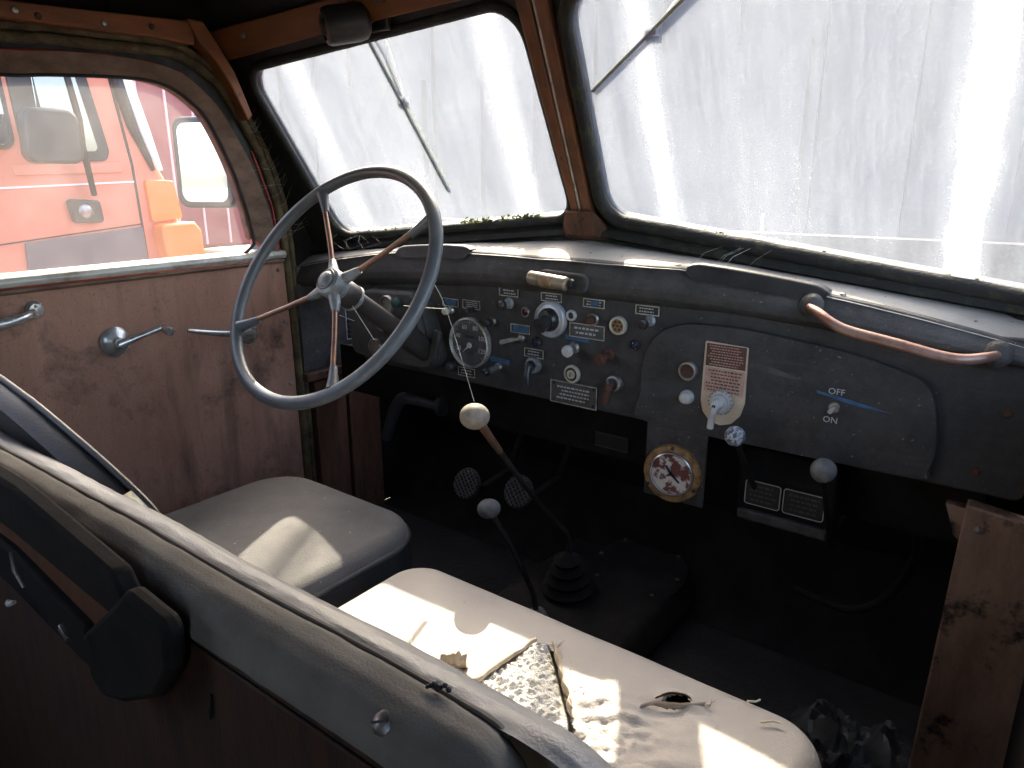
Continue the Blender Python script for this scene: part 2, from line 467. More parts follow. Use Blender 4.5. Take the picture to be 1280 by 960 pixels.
def round_poly(c, r, n=6):
    out = []; N = len(c)
    R = r if isinstance(r, (list, tuple)) else [r] * N
    for i in range(N):
        p = Vector(c[i]); a = (Vector(c[i - 1]) - p); b = (Vector(c[(i + 1) % N]) - p)
        ang = a.angle(b); d = min(R[i] / math.tan(ang / 2), a.length * .49, b.length * .49)
        rr = d * math.tan(ang / 2)
        a.normalize(); b.normalize()
        ctr = p + (a + b).normalized() * (rr / sin(ang / 2))
        s_, e_ = p + a * d - ctr, p + b * d - ctr
        for k in range(n + 1):
            t = k / n
            q = s_.normalized().lerp(e_.normalized(), t)
            # slerp by normalising a lerp is even enough for these arcs
            out.append(tuple(ctr + q.normalized() * rr))
    return out
def smooth_line(pts, n=6, closed=False):
    P = [Vector(p) for p in pts]; out = []; N = len(P)
    for i in range(N if closed else N - 1):
        p0 = P[i - 1] if (closed or i > 0) else P[0]
        p1, p2 = P[i], P[(i + 1) % N]
        p3 = P[(i + 2) % N] if (closed or i + 2 < N) else P[-1]
        for k in range(n):
            t = k / n
            out.append(.5 * ((2 * p1) + (p2 - p0) * t + (2 * p0 - 5 * p1 + 4 * p2 - p3) * t * t + (3 * p1 - p0 - 3 * p2 + p3) * t ** 3))
    if not closed: out.append(P[-1])
    return out
def nz(x, y, z=0.0): return noise.noise(Vector((x, y, z)))
X, Y, Z = Vector((1, 0, 0)), Vector((0, 1, 0)), Vector((0, 0, 1))


# ------------------------------------------------------------------ windscreen planes (a shallow V, raked back)
def wy(x, z):
    """depth of the pane plane at a height and distance from the centre line"""
    x = abs(x)
    return 1.243 + (z - 1.904) * (1.065 - 1.243) / (2.278 - 1.904) - x * .130
def wp(x, z, off=0.0):
    """point on the pane plane, moved off metres out of the cab"""
    return Vector((x, wy(x, z), z)) + Vector((.117 * (1 if x > 0 else -1), .905, .43)).normalized() * off
def wprism(mb, poly, o0, o1):
    n = len(poly)
    A = [wp(a, b, o0) for a, b in poly]; B = [wp(a, b, o1) for a, b in poly]
    mb.add(A + B, [(i, (i + 1) % n, (i + 1) % n + n, i + n) for i in range(n)] + [tuple(range(n)), tuple(range(n, 2 * n))[::-1]])
def wring(mb, outer, inner, o0, o1):
    n = len(outer)
    vs = []
    for ring, o in ((outer, o0), (inner, o0), (inner, o1), (outer, o1)):
        vs += [wp(a, b, o) for a, b in ring]
    fs = []
    for r in range(4):
        for i in range(n):
            j = (i + 1) % n; r2 = (r + 1) % 4
            fs.append((r * n + i, r * n + j, r2 * n + j, r2 * n + i))
    mb.add(vs, fs)
HOLE_L = [(-.725, 2.222), (-.036, 2.281), (-.020, 1.926), (-.660, 1.862)]
HOLE_R = [(.050, 2.283), (.785, 2.222), (.765, 1.842), (.046, 1.928)]
HL = round_poly(HOLE_L, [.05, .06, .045, .05], 8)
HR = round_poly(HOLE_R, [.05, .06, .05, .055], 8)
def resample_box(ring, box):
    """for every point of the ring, the point of the surrounding quad it faces"""
    cx = sum(p[0] for p in ring) / len(ring); cz = sum(p[1] for p in ring) / len(ring)
    out = []
    for x, z in ring:
        best = None; dx, dz = x - cx, z - cz
        for i in range(len(box)):
            (ax, az), (bx, bz) = box[i], box[(i + 1) % len(box)]
            ex, ez = bx - ax, bz - az
            det = dx * (-ez) + ex * dz
            if abs(det) < 1e-9: continue
            t = ((ax - cx) * (-ez) + ex * (az - cz)) / det
            s = (dx * (az - cz) - dz * (ax - cx)) / det
            if t > 0 and -1e-6 <= s <= 1 + 1e-6 and (best is None or t < best): best = t
        out.append((cx + dx * best, cz + dz * best))
    for c in box:
        i = min(range(len(out)), key=lambda i: (out[i][0] - c[0]) ** 2 + (out[i][1] - c[1]) ** 2)
        out[i] = c
    return out

# ------------------------------------------------------------------ the setting: yard and cab shell
mb = MB().grid(lambda a, b: Vector((-150 + 300 * a, -150 + 300 * b, 0)), 4, 4)
struct(mb.build('ground', 'asphalt'))

struct(MB().box((.02, .10, 1.02), (1.60, 2.84, .06)).build('cab_floor', 'floor'))
mb = MB().box((.02, 1.53, 1.44), (1.60, .05, .90))
mb.grid(lambda a, b: Vector((-.76 + 1.54 * a, 1.36 + .13 * b, 1.052 + .22 * b * b)), 6, 6)
struct(mb.build('firewall', 'dark'))
mb = MB().prism([(-.82, -1.33), (.86, -1.33), (.86, .965), (0, 1.075), (-.82, .965)], (0, 0, 2.362), X, Y, Z * .05)
struct(mb.build('roof_lining', 'black', bevel=.01))
mb = MB().prism([(-.83, -1.34), (.87, -1.34), (.87, .985), (0, 1.10), (-.83, .985)], (0, 0, 2.414), X, Y, Z * .03)
struct(mb.build('roof', 'red_paint', bevel=.012))
# odds and ends of bare metal on the dark roof underside
struct(MB().box((.02, -1.33, 1.68), (1.60, .05, 1.36)).build('cab_rear_wall', 'dark'))
mb = MB()
mb.box((-.79, -.62, 1.42), (.05, 1.40, .78)); mb.box((-.79, -.62, 2.29), (.05, 1.40, .14))
mb.box((-.79, -1.19, 2.015), (.05, .24, .41)); mb.box((-.79, .055, 2.015), (.05, .05, .41))
mb.box((-.79, .40, 2.297), (.05, .70, .127))
o = struct(mb.build('cab_wall', 'dark'))
WEATHER = [(.05, 2.232), (.30, 2.232), (.547, 2.232), (.622, 2.237), (.718, 2.239), (.81, 2.242), (.867, 2.237), (.928, 2.206), (.967, 2.166), (1.028, 2.061), (1.069, 1.939), (1.081, 1.817), (1.090, 1.576), (1.092, 1.316), (1.092, 1.06)]
# hinge pillar and the black corner between the door opening and the windscreen
def pillar(xa, xb):
    m = MB()
    inner = [(y + .012, z + (.012 if z > 2.2 else 0)) for y, z in WEATHER[4:]]
    outer = [(.74, 2.36), (.80, 2.36), (.86, 2.36), (.94, 2.36), (wy(.78, 2.30) + .01, 2.30), (wy(.78, 2.2) + .01, 2.2), (wy(.78, 2.06) + .01, 2.06), (wy(.78, 1.94) + .01, 1.94), (1.30, 1.80), (1.505, 1.60), (1.505, 1.06)]
    n = len(inner)
    vs = [Vector((xa, *p)) for p in inner] + [Vector((xa, *p)) for p in outer] + [Vector((xb, *p)) for p in inner] + [Vector((xb, *p)) for p in outer]
    fs = []
    for i in range(n - 1):
        fs += [(i, i + 1, n + i + 1, n + i), (2 * n + i, 3 * n + i, 3 * n + i + 1, 2 * n + i + 1), (i, 2 * n + i, 2 * n + i + 1, i + 1), (n + i, n + i + 1, 3 * n + i + 1, 3 * n + i)]
    m.add(vs, fs)
    return m
struct(pillar(-.765, -.82).build('windscreen_pillar', 'dark'))
struct(pillar(.805, .86).build('windscreen_pillar', 'dark'))
# far cab wall on the passenger side: front door with its own pane opening, rear doorway mostly closed by unseen wall to cut light
mb = MB()
mb.box((.83, .70, 1.42), (.05, .78, .78)); mb.box((.83, .70, 2.29), (.05, .78, .15)); mb.box((.83, .345, 2.01), (.05, .07, .41)); mb.box((.83, 1.06, 2.01), (.05, .06, .41))
mb.box((.83, -.99, 1.68), (.05, .66, 1.37)); mb.box((.83, -.18, 2.32), (.05, .97, .09)); mb.box((.83, -.04, 1.66), (.05, .66, 1.22))
struct(mb.build('cab_wall', 'dark'))

# windscreen surround
for ring, box_, nm in ((HL, [(-.815, 2.40), (0, 2.41), (0, 1.80), (-.80, 1.74)], 'windscreen_surround'), (HR, [(0, 2.41), (.84, 2.40), (.84, 1.74), (0, 1.80)], 'windscreen_surround')):
    mb = MB()
    wring(mb, resample_box(ring, box_), ring, .0, .03)
    struct(mb.build(nm, 'black', smooth=20))

# orange header boards, corner board, roof rail
def header(x0, x1, zt0, zt1, zb0, zb1, n=14):
    m = MB(); poly = []
    for i in range(n + 1):
        t = i / n; poly.append((x0 + (x1 - x0) * t, zb0 + (zb1 - zb0) * t + .004 * sin(t * pi)))
    for i in range(n + 1):
        t = 1 - i / n; poly.append((x0 + (x1 - x0) * t, zt0 + (zt1 - zt0) * t))
    wprism(m, poly, -.022, -.004)
    return m
hb = thing('header_board', wp(-.4, 2.29, -.02), 'orange painted header board above the driver\'s windscreen, wiper motor screwed to it', 'board')
header(-.765, -.045, 2.300, 2.350, 2.244, 2.300).build('board', 'orange_wood', hb, bevel=.002)
for x in (-.66, -.30):
    MB().lathe([(.001, 0), (.006, 0), (.005, .003), (.001, .004)], wp(x, 2.285 + .07 * (x + .7), -.022), (.1, -.9, -.4), 12).build('screw', 'steel', hb)
hb = thing('header_board', wp(.4, 2.29, -.02), 'orange painted header board above the passenger\'s windscreen', 'board')
header(.055, .80, 2.352, 2.300, 2.302, 2.244).build('board', 'orange_wood', hb, bevel=.002)
rr = thing('roof_rail', (-.74, .45, 2.27), 'orange painted wooden rail over the driver\'s door, screws and black scuffs', 'rail')
MB().prism([(.05, 2.258), (.50, 2.256), (.70, 2.258), (.80, 2.262), (.885, 2.258), (.89, 2.302), (.70, 2.291), (.5, 2.281), (.05, 2.276)], (-.752, 0, 0), Y, Z, X * .03).build('board', 'orange_wood', rr, bevel=.002)
for y, z in ((.60, 2.266), (.71, 2.272), (.80, 2.279), (.565, 2.270)):
    MB().lathe([(.001, 0), (.006, 0), (.005, .003), (.001, .004)], (-.722, y, z), X, 12).build('screw', 'steel' if y in (.71, .565) else 'rust', rr)
cb = thing('corner_board', (-.74, .93, 2.26), 'narrow upright orange board joining the roof rail to the header', 'board')
MB().prism([(.872, 2.304), (.905, 2.304), (.935, 2.262), (.968, 2.212), (1.000, 2.130), (.988, 2.118), (.952, 2.190), (.925, 2.232), (.893, 2.262)], (-.752, 0, 0), Y, Z, X * .038).build('board', 'orange_wood', cb, bevel=.003)

# centre post: two brown strips with a dark gap
cp = thing('centre_post', wp(0, 1.92, -.01), 'brown centre post of the split windscreen with black grooves', 'post')
for a, b, c, d, nm in ((-.036, -.008, -.018, -.002, 'post_wood'), (.004, .030, .008, .030, 'post_wood')):
    m = MB()
    wprism(m, [(a, 2.345), (b, 2.345), (d, 1.90), (c, 1.90)], -.016, .002) if a * b > 0 else None
    m.build('strip', nm, cp, bevel=.003)
m = MB()
wprism(m, [(-.0075, 2.345), (-.0005, 2.345), (.0005, 1.905), (-.0015, 1.905)], -.009, .002) 
m.build('groove_strip', 'black', cp)
m = MB(); m.tube([wp(-.0005, 2.34, -.012), wp(.003, 1.90, -.013)], .0035, 8); m.build('bead', 'steel', cp)
m = MB(); m.add([wp(-.05, 1.915, -.004), wp(.055, 1.915, -.004), wp(.04, 1.95, -.018), wp(-.03, 1.95, -.018), wp(-.055, 1.885, -.01), wp(.06, 1.885, -.01), wp(.03, 1.90, -.03), wp(-.03, 1.90, -.03)],
      [(0, 1, 2, 3), (4, 5, 1, 0), (4, 7, 6, 5), (7, 3, 2, 6), (4, 0, 3, 7), (5, 6, 2, 1)]); m.build('foot', 'brown_wood', cp, bevel=.006)

# panes with rubber seals
for ring, lab, sm, sr in ((HL, 'dusty driver\'s windscreen pane behind the steering wheel, streaked white', 'mossrubber', .010),
                          (HR, 'large dusty passenger windscreen pane with a diagonal wiper across it', 'mossrubber', .013)):
    cx = sum(p[0] for p in ring) / len(ring)
    t = thing('windscreen_pane', wp(cx, 2.05, .012), lab, 'window', 'windscreen panes')
    big = [(cx + (a - cx) * 1.012, 2.07 + (b - 2.07) * 1.02) for a, b in ring]
    m = MB(); n = len(big)
    m.add([wp(a, b, .012) for a, b in big], [tuple(range(n))])
    m.cur = 1
    m.add([wp(a, b, .0165) for a, b in big], [tuple(range(n))])
    m.cur = 0
    m.add([wp(a, b, .012) for a, b in big] + [wp(a, b, .0165) for a, b in big], [(i, (i + 1) % n, n + (i + 1) % n, n + i) for i in range(n)])
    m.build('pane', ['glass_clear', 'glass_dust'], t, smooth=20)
    m = MB()
    pts = []; rad = []
    for i, (a, b) in enumerate(ring):
        a2, b2 = ring[(i + 1) % n]
        L = max(1, int(math.hypot(a2 - a, b2 - b) / .012))
        for k in range(L):
            x, z = a + (a2 - a) * k / L, b + (b2 - b) * k / L
            w = .0008 * nz(x * 25, z * 25, 3.1)
            pts.append(wp(cx + (x - cx) * 1.006, 2.07 + (z - 2.07) * 1.012, -.002)); rad.append(sr + w * (2.0 if z < 2.0 else .6))
    m.tube(pts, rad, 8, closed=True)
    m.build('rubber_seal', sm, t, smooth=60)
# moss along the lower seal of the driver's pane
def moss(x0, x1, side, hgt, rr_):
    m = MB()
    for i in range(330):
        x = x0 + (x1 - x0) * rr_.random()
        zb = (1.926 + (x + .02) * .1 if x < 0 else 1.928 - (x - .046) * .1196)
        e = min(1, (x - x0) / .05, (x1 - x) / .05) * (0.5 + .5 * abs(nz(x * 30, 2.2)))
        c = wp(x, zb + rr_.random() * hgt * e, -.004 + .012 * rr_.random())
        r = .003 + .004 * rr_.random()
        d = [Vector((rr_.uniform(-1, 1), rr_.uniform(-1, 1), rr_.uniform(-.3, 1))).normalized() * r for _ in range(4)]
        m.add([c + q for q in d], [(0, 1, 2), (0, 2, 3), (0, 1, 3), (1, 2, 3)])
    return m
R_ = random.Random(3)
tag(moss(-.33, -.07, 0, .016, R_).build('moss', 'moss'), 'green moss growing on the lower rubber of the driver\'s windscreen', 'moss', kind='stuff')
tag(moss(-.64, -.35, 0, .006, R_).build('moss', 'moss'), 'thin moss on the window rubber behind the steering wheel', 'moss', kind='stuff')
tag(moss(.07, .74, 0, .005, R_).build('moss', 'moss'), 'thin moss along the bottom rubber of the passenger windscreen', 'moss', kind='stuff')

# cowl shelf between dash lip and glass
def lipz(x): return 1.858 - .19 * max(0, abs(x) - .25) ** 1.5
def cowl(a, b):
    x = -.755 + 1.555 * a
    p = Vector((x, 1.112, lipz(x) - .004))
    zb = 1.885 - .088 * abs(x); q = Vector((x, wy(x, zb) + .004, zb))
    r = p.lerp(q, b); r.z += .006 * sin(pi * b) + .0015 * nz(x * 14, b * 4)
    return r
struct(MB().grid(cowl, 60, 8).build('cowl_shelf', 'cowl', smooth=60))
# ledge below the panes
for s in (-1, 1):
    m = MB()
    def ledge(a, b, s=s):
        x = s * (.03 + .75 * a)
        zt = 1.918 - .098 * abs(x); zb = 1.884 - .088 * abs(x)
        prof = [(0, zt), (-.014, zt - .006), (-.020, zt - .014), (-.012, zt - .022), (-.022, zb + .006), (-.020, zb - .004), (.01, zb - .012)]
        k = b * (len(prof) - 1); i = min(int(k), len(prof) - 2); f = k - i
        o_ = prof[i][0] * (1 - f) + prof[i + 1][0] * f; z = prof[i][1] * (1 - f) + prof[i + 1][1] * f
        return wp(x, z, o_) + Vector((0, .002 * nz(x * 20, b * 3, s), 0))
    m.grid(ledge, 40, 18)
    struct(m.build('window_ledge', 'mossrubber' if s > 0 else 'rubber', smooth=50))

# kick panels and boards
kp = thing('kick_panel', (-.75, 1.2, 1.6), 'black side panel with a small louvre strip left of the steering column', 'panel')
MB().box((-.748, 1.205, 1.655), (.012, .21, .27)).build('sheet', 'dash', kp, bevel=.003)
m = MB()
for i in range(7):
    m = MB(); m.box((-.739, 1.258, 1.592 + i * .013), (.006, .020, .008), Matrix.Rotation(.5, 3, 'Y')); m.build('louvre', 'black', kp)
m = MB()
for a in (-.014, .014): m.box((-.7405, 1.258 + a, 1.632), (.003, .002, .10))
for a in (-.050, .050): m.box((-.7405, 1.258, 1.632 + a), (.003, .03, .002))
m.build('louvre_frame', 'grey_print', kp)
for (y0, y1, z0, z1, lab) in ((1.125, 1.225, 1.07, 1.49, 'brown wooden board beside the driver\'s door hinge post, pale patch on it'), (1.236, 1.345, 1.07, 1.505, 'brown wooden board next to the dark footwell under the dash end')):
    t = thing('side_board', (-.75, y0, z0), lab, 'board')
    MB().box((-.748, (y0 + y1) / 2, (z0 + z1) / 2), (.022, y1 - y0, z1 - z0)).build('plank', 'brown_wood', t, bevel=.003)
    MB().lathe([(.001, 0), (.005, 0), (.004, .003), (.001, .004)], (-.737, y0 + .02, z1 - .03), X, 10).build('screw', 'rust', t)
t = thing('cross_batten', (-.74, 1.2, 1.5), 'short brown batten nailed under the kick panel', 'board')
MB().box((-.74, 1.19, 1.508), (.03, .19, .022)).build('plank', 'brown_wood', t, bevel=.003)
t = thing('pillar_board', (.775, 1.1, 1.06), 'pale worn brown board on the passenger side post, black scorched stains', 'board')
MB().prism([(.703, 1.567), (.86, 1.548), (.86, 1.10), (.692, 1.10)], (0, 1.10, 0), X, Z, Y * .03).build('plank', 'pale_board', t, bevel=.003)
for x, z in ((.722, 1.535), (.78, 1.53)): MB().lathe([(.001, 0), (.006, 0), (.005, .003), (.001, .004)], (x, 1.099, z), -Y, 12).build('screw', 'steel', t)
t = thing('wood_splinter', (.692, 1.13, 1.53), 'small pointed wood offcut behind the worn passenger side board', 'board')
MB().prism([(.677, 1.550), (.71, 1.548), (.71, 1.49), (.693, 1.505)], (0, 1.132, 0), X, Z, Y * .02).build('chip', 'pale_board', t)
# ------------------------------------------------------------------ driver's door
dr = thing('driver_door', (-.77, .57, 1.06), 'driver\'s door with stained brown board, chrome handles and dusty rounded window', 'door')
m = MB(); m.prism([(.055, 1.800), (.47, 1.803), (1.072, 1.810), (1.078, 1.60), (1.080, 1.10), (.055, 1.10)], (-.7505, 0, 0), Y, Z, X * -.02)
m.build('door_panel', 'door', dr, bevel=.002)
m = MB(); m.box((-.79, .565, 1.45), (.03, 1.03, .72)); m.build('door_shell', 'red_paint', dr)
m = MB(); m.prism(round_poly([(-.777, 1.806), (-.744, 1.804), (-.739, 1.813), (-.744, 1.821), (-.777, 1.828)], .003, 3), (0, .055, .003), X, Z + Y * .0, Vector((0, 1.02, .006)))
m.build('sill_trim', 'alu', dr, bevel=.001)
m = MB(); m.tube([(-.7485, .06, 1.798), (-.7485, .47, 1.801), (-.7485, 1.07, 1.807)], .0050, 8); m.build('sill_bead', 'frame_wood', dr)
GO = [(.055, 1.815), (.055, 2.205), (.30, 2.207), (.543, 2.209), (.618, 2.216), (.715, 2.221), (.806, 2.217), (.863, 2.204), (.903, 2.177), (.944, 2.135), (1.004, 2.029), (1.044, 1.913), (1.059, 1.822)]
GI = [(.10, 1.815), (.10, 2.165), (.30, 2.168), (.536, 2.170), (.612, 2.177), (.71, 2.184), (.786, 2.186), (.842, 2.176), (.882, 2.153), (.917, 2.118), (.960, 2.028), (.986, 1.942), (1.001, 1.862)]
def pairring(A, B, xf, xb, inner_in=.012):
    m = MB(); n = len(A)
    A = [tuple(p) for p in smooth_line([(0, *p) for p in A], 4)]; B = [tuple(p) for p in smooth_line([(0, *p) for p in B], 4)]
    n = len(A)
    vs = [Vector((xf, p[1], p[2])) for p in A] + [Vector((xf - inner_in, p[1], p[2])) for p in B] + [Vector((xb, p[1], p[2])) for p in B] + [Vector((xb, p[1], p[2])) for p in A]
    fs = []
    for i in range(n - 1):
        for r in range(4):
            r2 = (r + 1) % 4
            fs.append((r * n + i, r * n + i + 1, r2 * n + i + 1, r2 * n + i))
    fs += [(0, n, 2 * n, 3 * n), (n - 1, 2 * n - 1, 3 * n - 1, 4 * n - 1)]
    m.add(vs, fs); return m
pairring(GO, GI, -.744, -.79).build('window_frame', 'frame_wood', dr, smooth=40)
pairring([(y - .004, z - .001) for y, z in [WEATHER[0], WEATHER[1], (.45, 2.232)] + WEATHER[2:12]], [(y - .01, z - .012) for y, z in GO], -.758, -.80, 0).build('frame_rebate', 'rubber', dr, smooth=40)
m = MB(); m.tube(smooth_line([(-.757, y, z) for y, z in GI[1:]] + [(-.757, .994, 1.845), (-.757, .973, 1.831)], 4), .0035, 8); m.build('window_bead', 'rubber', dr)
m = MB(); m.tube([(-.748, y, z) for y, z in [(.10, 2.205)] + GO[2:-1]], .0028, 6); m.build('frame_joint', 'red_paint', dr)
P = [(.09, 1.81), (.09, 2.175)] + [(y * 1.004, z + .006) for y, z in GI[2:]] + [(1.0, 1.84), (.975, 1.81)]
m = MB(); n = len(P)
m.add([(-.770, *p) for p in P], [tuple(range(n))]); m.cur = 1
m.add([(-.774, *p) for p in P], [tuple(range(n))]); m.cur = 0
m.add([(-.770, *p) for p in P] + [(-.774, *p) for p in P], [(i, (i + 1) % n, n + (i + 1) % n, n + i) for i in range(n)])
m.build('window_pane', ['glass_clear', 'glass_side'], dr, smooth=20)
# window crank
cr = MB().lathe([(.004, 0), (.030, 0), (.031, .004), (.026, .009), (.020, .012), (.012, .016), (.011, .026), (.001, .027)], (-.7505, .655, 1.680), X, 28).build('window_crank', 'chrome', dr)
m = MB(); m.tube([(-.729, .652, 1.677), (-.724, .668, 1.682), (-.718, .700, 1.691), (-.716, .735, 1.700)], [.011, .0085, .006, .007], 12)
m.build('crank_arm', 'chrome', cr)
m = MB(); m.lathe([(.001, 0), (.006, 0), (.0075, .006), (.0095, .018), (.008, .026), (.001, .028)], (-.716, .738, 1.700), (1, .25, -.35), 18); m.build('crank_knob', 'chrome', cr)
# door opener: long tapering lever
ha = MB().tube(smooth_line([(-.722, .795, 1.684), (-.718, .825, 1.676), (-.720, .87, 1.665), (-.727, .92, 1.655), (-.735, .955, 1.648)], 5), [.0042 + .0042 * min(1, i / 12) for i in range(21)], 12).build('door_handle', 'chrome', dr)
MB().lathe([(.004, 0), (.026, 0), (.026, .005), (.014, .012), (.010, .022), (.001, .023)], (-.7505, .955, 1.648), X, 24).build('handle_rose', 'chrome', ha)
# pull bar at the rear of the door
pb = MB().tube(smooth_line([(-.715, .20, 1.742), (-.708, .34, 1.748), (-.709, .44, 1.752), (-.716, .488, 1.757), (-.735, .515, 1.762)], 5), [.0095] * 14 + [.009, .009, .0085, .008, .0075, .007, .007], 14).build('pull_bar', 'chrome', dr)
MB().lathe([(.003, 0), (.017, 0), (.017, .004), (.012, .010), (.001, .011)], (-.7505, .522, 1.764), (1, 0, 0), 20).build('bar_mount', 'chrome', pb)
for dz in (-.008, .008): MB().lathe([(.001, 0), (.003, 0), (.002, .002)], (-.7395, .522, 1.764 + dz), X, 8).build('screw', 'steel', pb)
for y, z in ((1.055, 1.785), (1.06, 1.66), (1.062, 1.50), (1.060, 1.30)):
    MB().lathe([(.001, 0), (.0055, 0), (.004, .003), (.001, .004)], (-.7505, y, z), X, 10).build('screw', 'steel', dr)
# door opening weatherstrip: two cloth beads
ws = thing('weatherstrip', (-.75, .6, 2.24), 'frayed olive cloth beading round the driver\'s door opening', 'beading')
for off, r, nm in ((0, .010, 'weather'), (.018, .0075, 'weather')):
    pts = []
    L = smooth_line([(0, *p) for p in WEATHER], 8)
    for i, p in enumerate(L):
        a, b = L[max(i - 1, 0)], L[min(i + 1, len(L) - 1)]
        t = (b - a).normalized(); nn = Vector((0, -t.z, t.y))
        if nn.y < 0 and p.z < 2.1: nn = -nn
        nn = Vector((0, abs(nn.y), abs(nn.z)))
        w = .0016 * nz(p.y * 30, p.z * 30, off)
        pts.append(Vector((-.752 + w, p.y + nn.y * off, p.z + nn.z * off)))
    MB().tube(pts, [r * (1 + .14 * nz(q.y * 45, q.z * 45, 5)) for q in pts], 10).build('bead', nm, ws, smooth=60)
m = MB(); m.tube([(-.756, y - .012, z - .004) for y, z in WEATHER[9:13]], .003, 6); m.build('red_edge', 'red_paint', ws)

# ------------------------------------------------------------------ dashboard
DY = 1.117
db = thing('dashboard', (0, DY, 1.58), 'black crackle dashboard under the windscreen with gauges, switches and label plates', 'dashboard')
# face sheet
m = MB(); m.prism(round_poly([(-.53, 1.583), (-.56, 1.81), (.752, 1.80), (.764, 1.580)], .012, 3), (0, DY, 0), X, Z, Y * .02)
m.build('face_panel', 'dash_panel', db, bevel=.003)
# rounded top roll
def roll(a, b):
    x = -.755 + 1.515 * a
    zl = lipz(x); zb = 1.792 - .10 * max(0, abs(x - .1) - .22) ** 1.4
    prof = [(.030, .001), (.004, .001), (-.001, -.002), (-.006, -.014), (-.014, -.032), (-.018, -.046), (-.016, -.060), (-.008, -.070), (-.001, -.075), (.006, -.076)]
    k = b * (len(prof) - 1); i = min(int(k), len(prof) - 2); f = k - i
    dy = prof[i][0] * (1 - f) + prof[i + 1][0] * f; dz = prof[i][1] * (1 - f) + prof[i + 1][1] * f
    return Vector((x, DY + dy, zl + dz * (zl - zb) / .074 + .0012 * nz(x * 9, b * 3)))
MB().grid(roll, 70, 36).build('top_roll', 'dash', db, smooth=70)
for x0, x1 in ((-.40, -.195), (.268, .488)):
    m = MB()
    for i in range(17):
        pass
    def cover(a, b, x0=x0, x1=x1):
        x = x0 + (x1 - x0) * a
        e = min(1, a * (x1 - x0) / .012, (1 - a) * (x1 - x0) / .012)
        prof = [(.03, .002), (.020, .0090), (.000, .0100), (-.004, .007), (-.0065, -.004), (-.0105, -.016)]
        k = b * 5; i = min(int(k), 4); f = k - i
        return Vector((x, DY + prof[i][0] * (1 - f) + prof[i + 1][0] * f, lipz(x) + (prof[i][1] * (1 - f) + prof[i + 1][1] * f) * (.35 + .65 * e)))
    m.grid(cover, 24, 10); m.build('defroster_cover', 'black', db, smooth=50)
for x in (.245, .505): MB().lathe([(.001, 0), (.005, 0), (.004, .003), (.001, .004)], (x, DY + .012, lipz(x) + .0005), Z, 10).build('screw', 'steel', db)

def disc(x, z, r, prof, mat, par, name, y=DY, ax=(0, -1, 0), n=24):
    return MB().lathe([(a * r, b) for a, b in prof], (x, y, z), ax, n).build(name, mat, par)
def lettering(x, z, w, h, rows, par, mat, y, seed):
    r_ = random.Random(seed); m = MB()
    for i in range(rows):
        zz = z + h / 2 - (i + .5) * h / rows
        t = h / rows * .45; xx = x - w / 2 + w * r_.uniform(0, .16); xe = x + w / 2 - w * r_.uniform(0, .16)
        while xx < xe:
            lw = r_.uniform(.5, 1.1) * t * 2.2; lw = min(lw, xe - xx)
            m.box((xx + lw / 2, y, zz), (lw, .0006, t * r_.uniform(.7, 1))); xx += lw + t * .7
    return m.build('lettering', mat, par)
def plate(x, z, w, h, rows=2, base='plate_black', edge='plate_edge', ink='off_white_print', y=DY, name='label_plate', par=None, tape=False, seed=1):
    p = MB().prism(round_poly([(x - w / 2, z - h / 2), (x + w / 2, z - h / 2), (x + w / 2, z + h / 2), (x - w / 2, z + h / 2)], .0016, 3), (0, y, 0), X, Z, Y * -.0018).build(name, base, par or db)
    e = .0016; m = MB()
    for dx, dz, sx, sz in ((0, h / 2 - e / 2, w, e), (0, -h / 2 + e / 2, w, e), (w / 2 - e / 2, 0, e, h - 2 * e), (-w / 2 + e / 2, 0, e, h - 2 * e)):
        m.box((x + dx, y - .0022, z + dz), (sx, .0012, sz))
    m.build('plate_border', edge, p)
    if rows: lettering(x, z, w * .72, h * .66, rows, p, ink, y - .0021, seed)
    if tape:
        t = MB().box((x + w * .04, y - .0027, z + h * .02), (w * (.62 if tape == 1 else .8 if tape == 2 else .36), .0012, h * (.66 if tape < 3 else .5))).build('blue_tape', 'tape', p)
    return p
PL = [(-.251, 1.749, .0447, .0169, 2, 1), (-.194, 1.750, .047, .0182, 3, 0), (-.098, 1.785, .0471, .0172, 2, 0), (.002, 1.784, .0468, .0165, 2, 0),
      (.094, 1.782, .0448, .0159, 2, 3), (.200, 1.781, .0451, .0165, 2, 0), (-.070, 1.715, .0466, .0175, 1, 2), (-.037, 1.671, .0457, .0176, 2, 0), (-.210, 1.605, .0467, .0193, 2, 0)]
for i, (x, z, w, h, rows, tp) in enumerate(PL):
    p = plate(x, z, w, h, rows, tape=tp, seed=i + 3)
    if tp: part(p, 'small black plate with a strip of blue tape on it')
plate(.081, 1.729, .0747, .0267, 2, 'plate_dim', 'plate_edge', 'grey_print', name='instruction_plate', seed=31)
p = plate(.055, 1.604, .1034, .0442, 4, 'plate_dim', 'plate_edge', 'grey_print', name='instruction_plate', seed=32)
for dx in (-.044, .044):
    for dz in (-.016, .016): MB().lathe([(.001, 0), (.0035, 0), (.0025, .0015)], (.055 + dx, DY - .002, 1.604 + dz), -Y, 10).build('rivet', 'black', p)
for x, z, w, h in ((-.122, 1.644, .0493, .0105), (.060, 1.713, .052, .009)):
    m = MB(); m.prism([(x - w / 2, z - h / 2 + .001), (x + w * .2, z - h / 2), (x + w / 2, z - h / 2 - .001), (x + w / 2, z + h / 2 - .002), (x - w * .1, z + h / 2), (x - w / 2, z + h / 2)], (0, DY, 0), X, Z, Y * -.0012)
    p = m.build('blue_tape', 'tape', db); lettering(x, z, w * .8, h * .55, 1, p, 'dial_grey', DY - .0014, int(x * 1000))

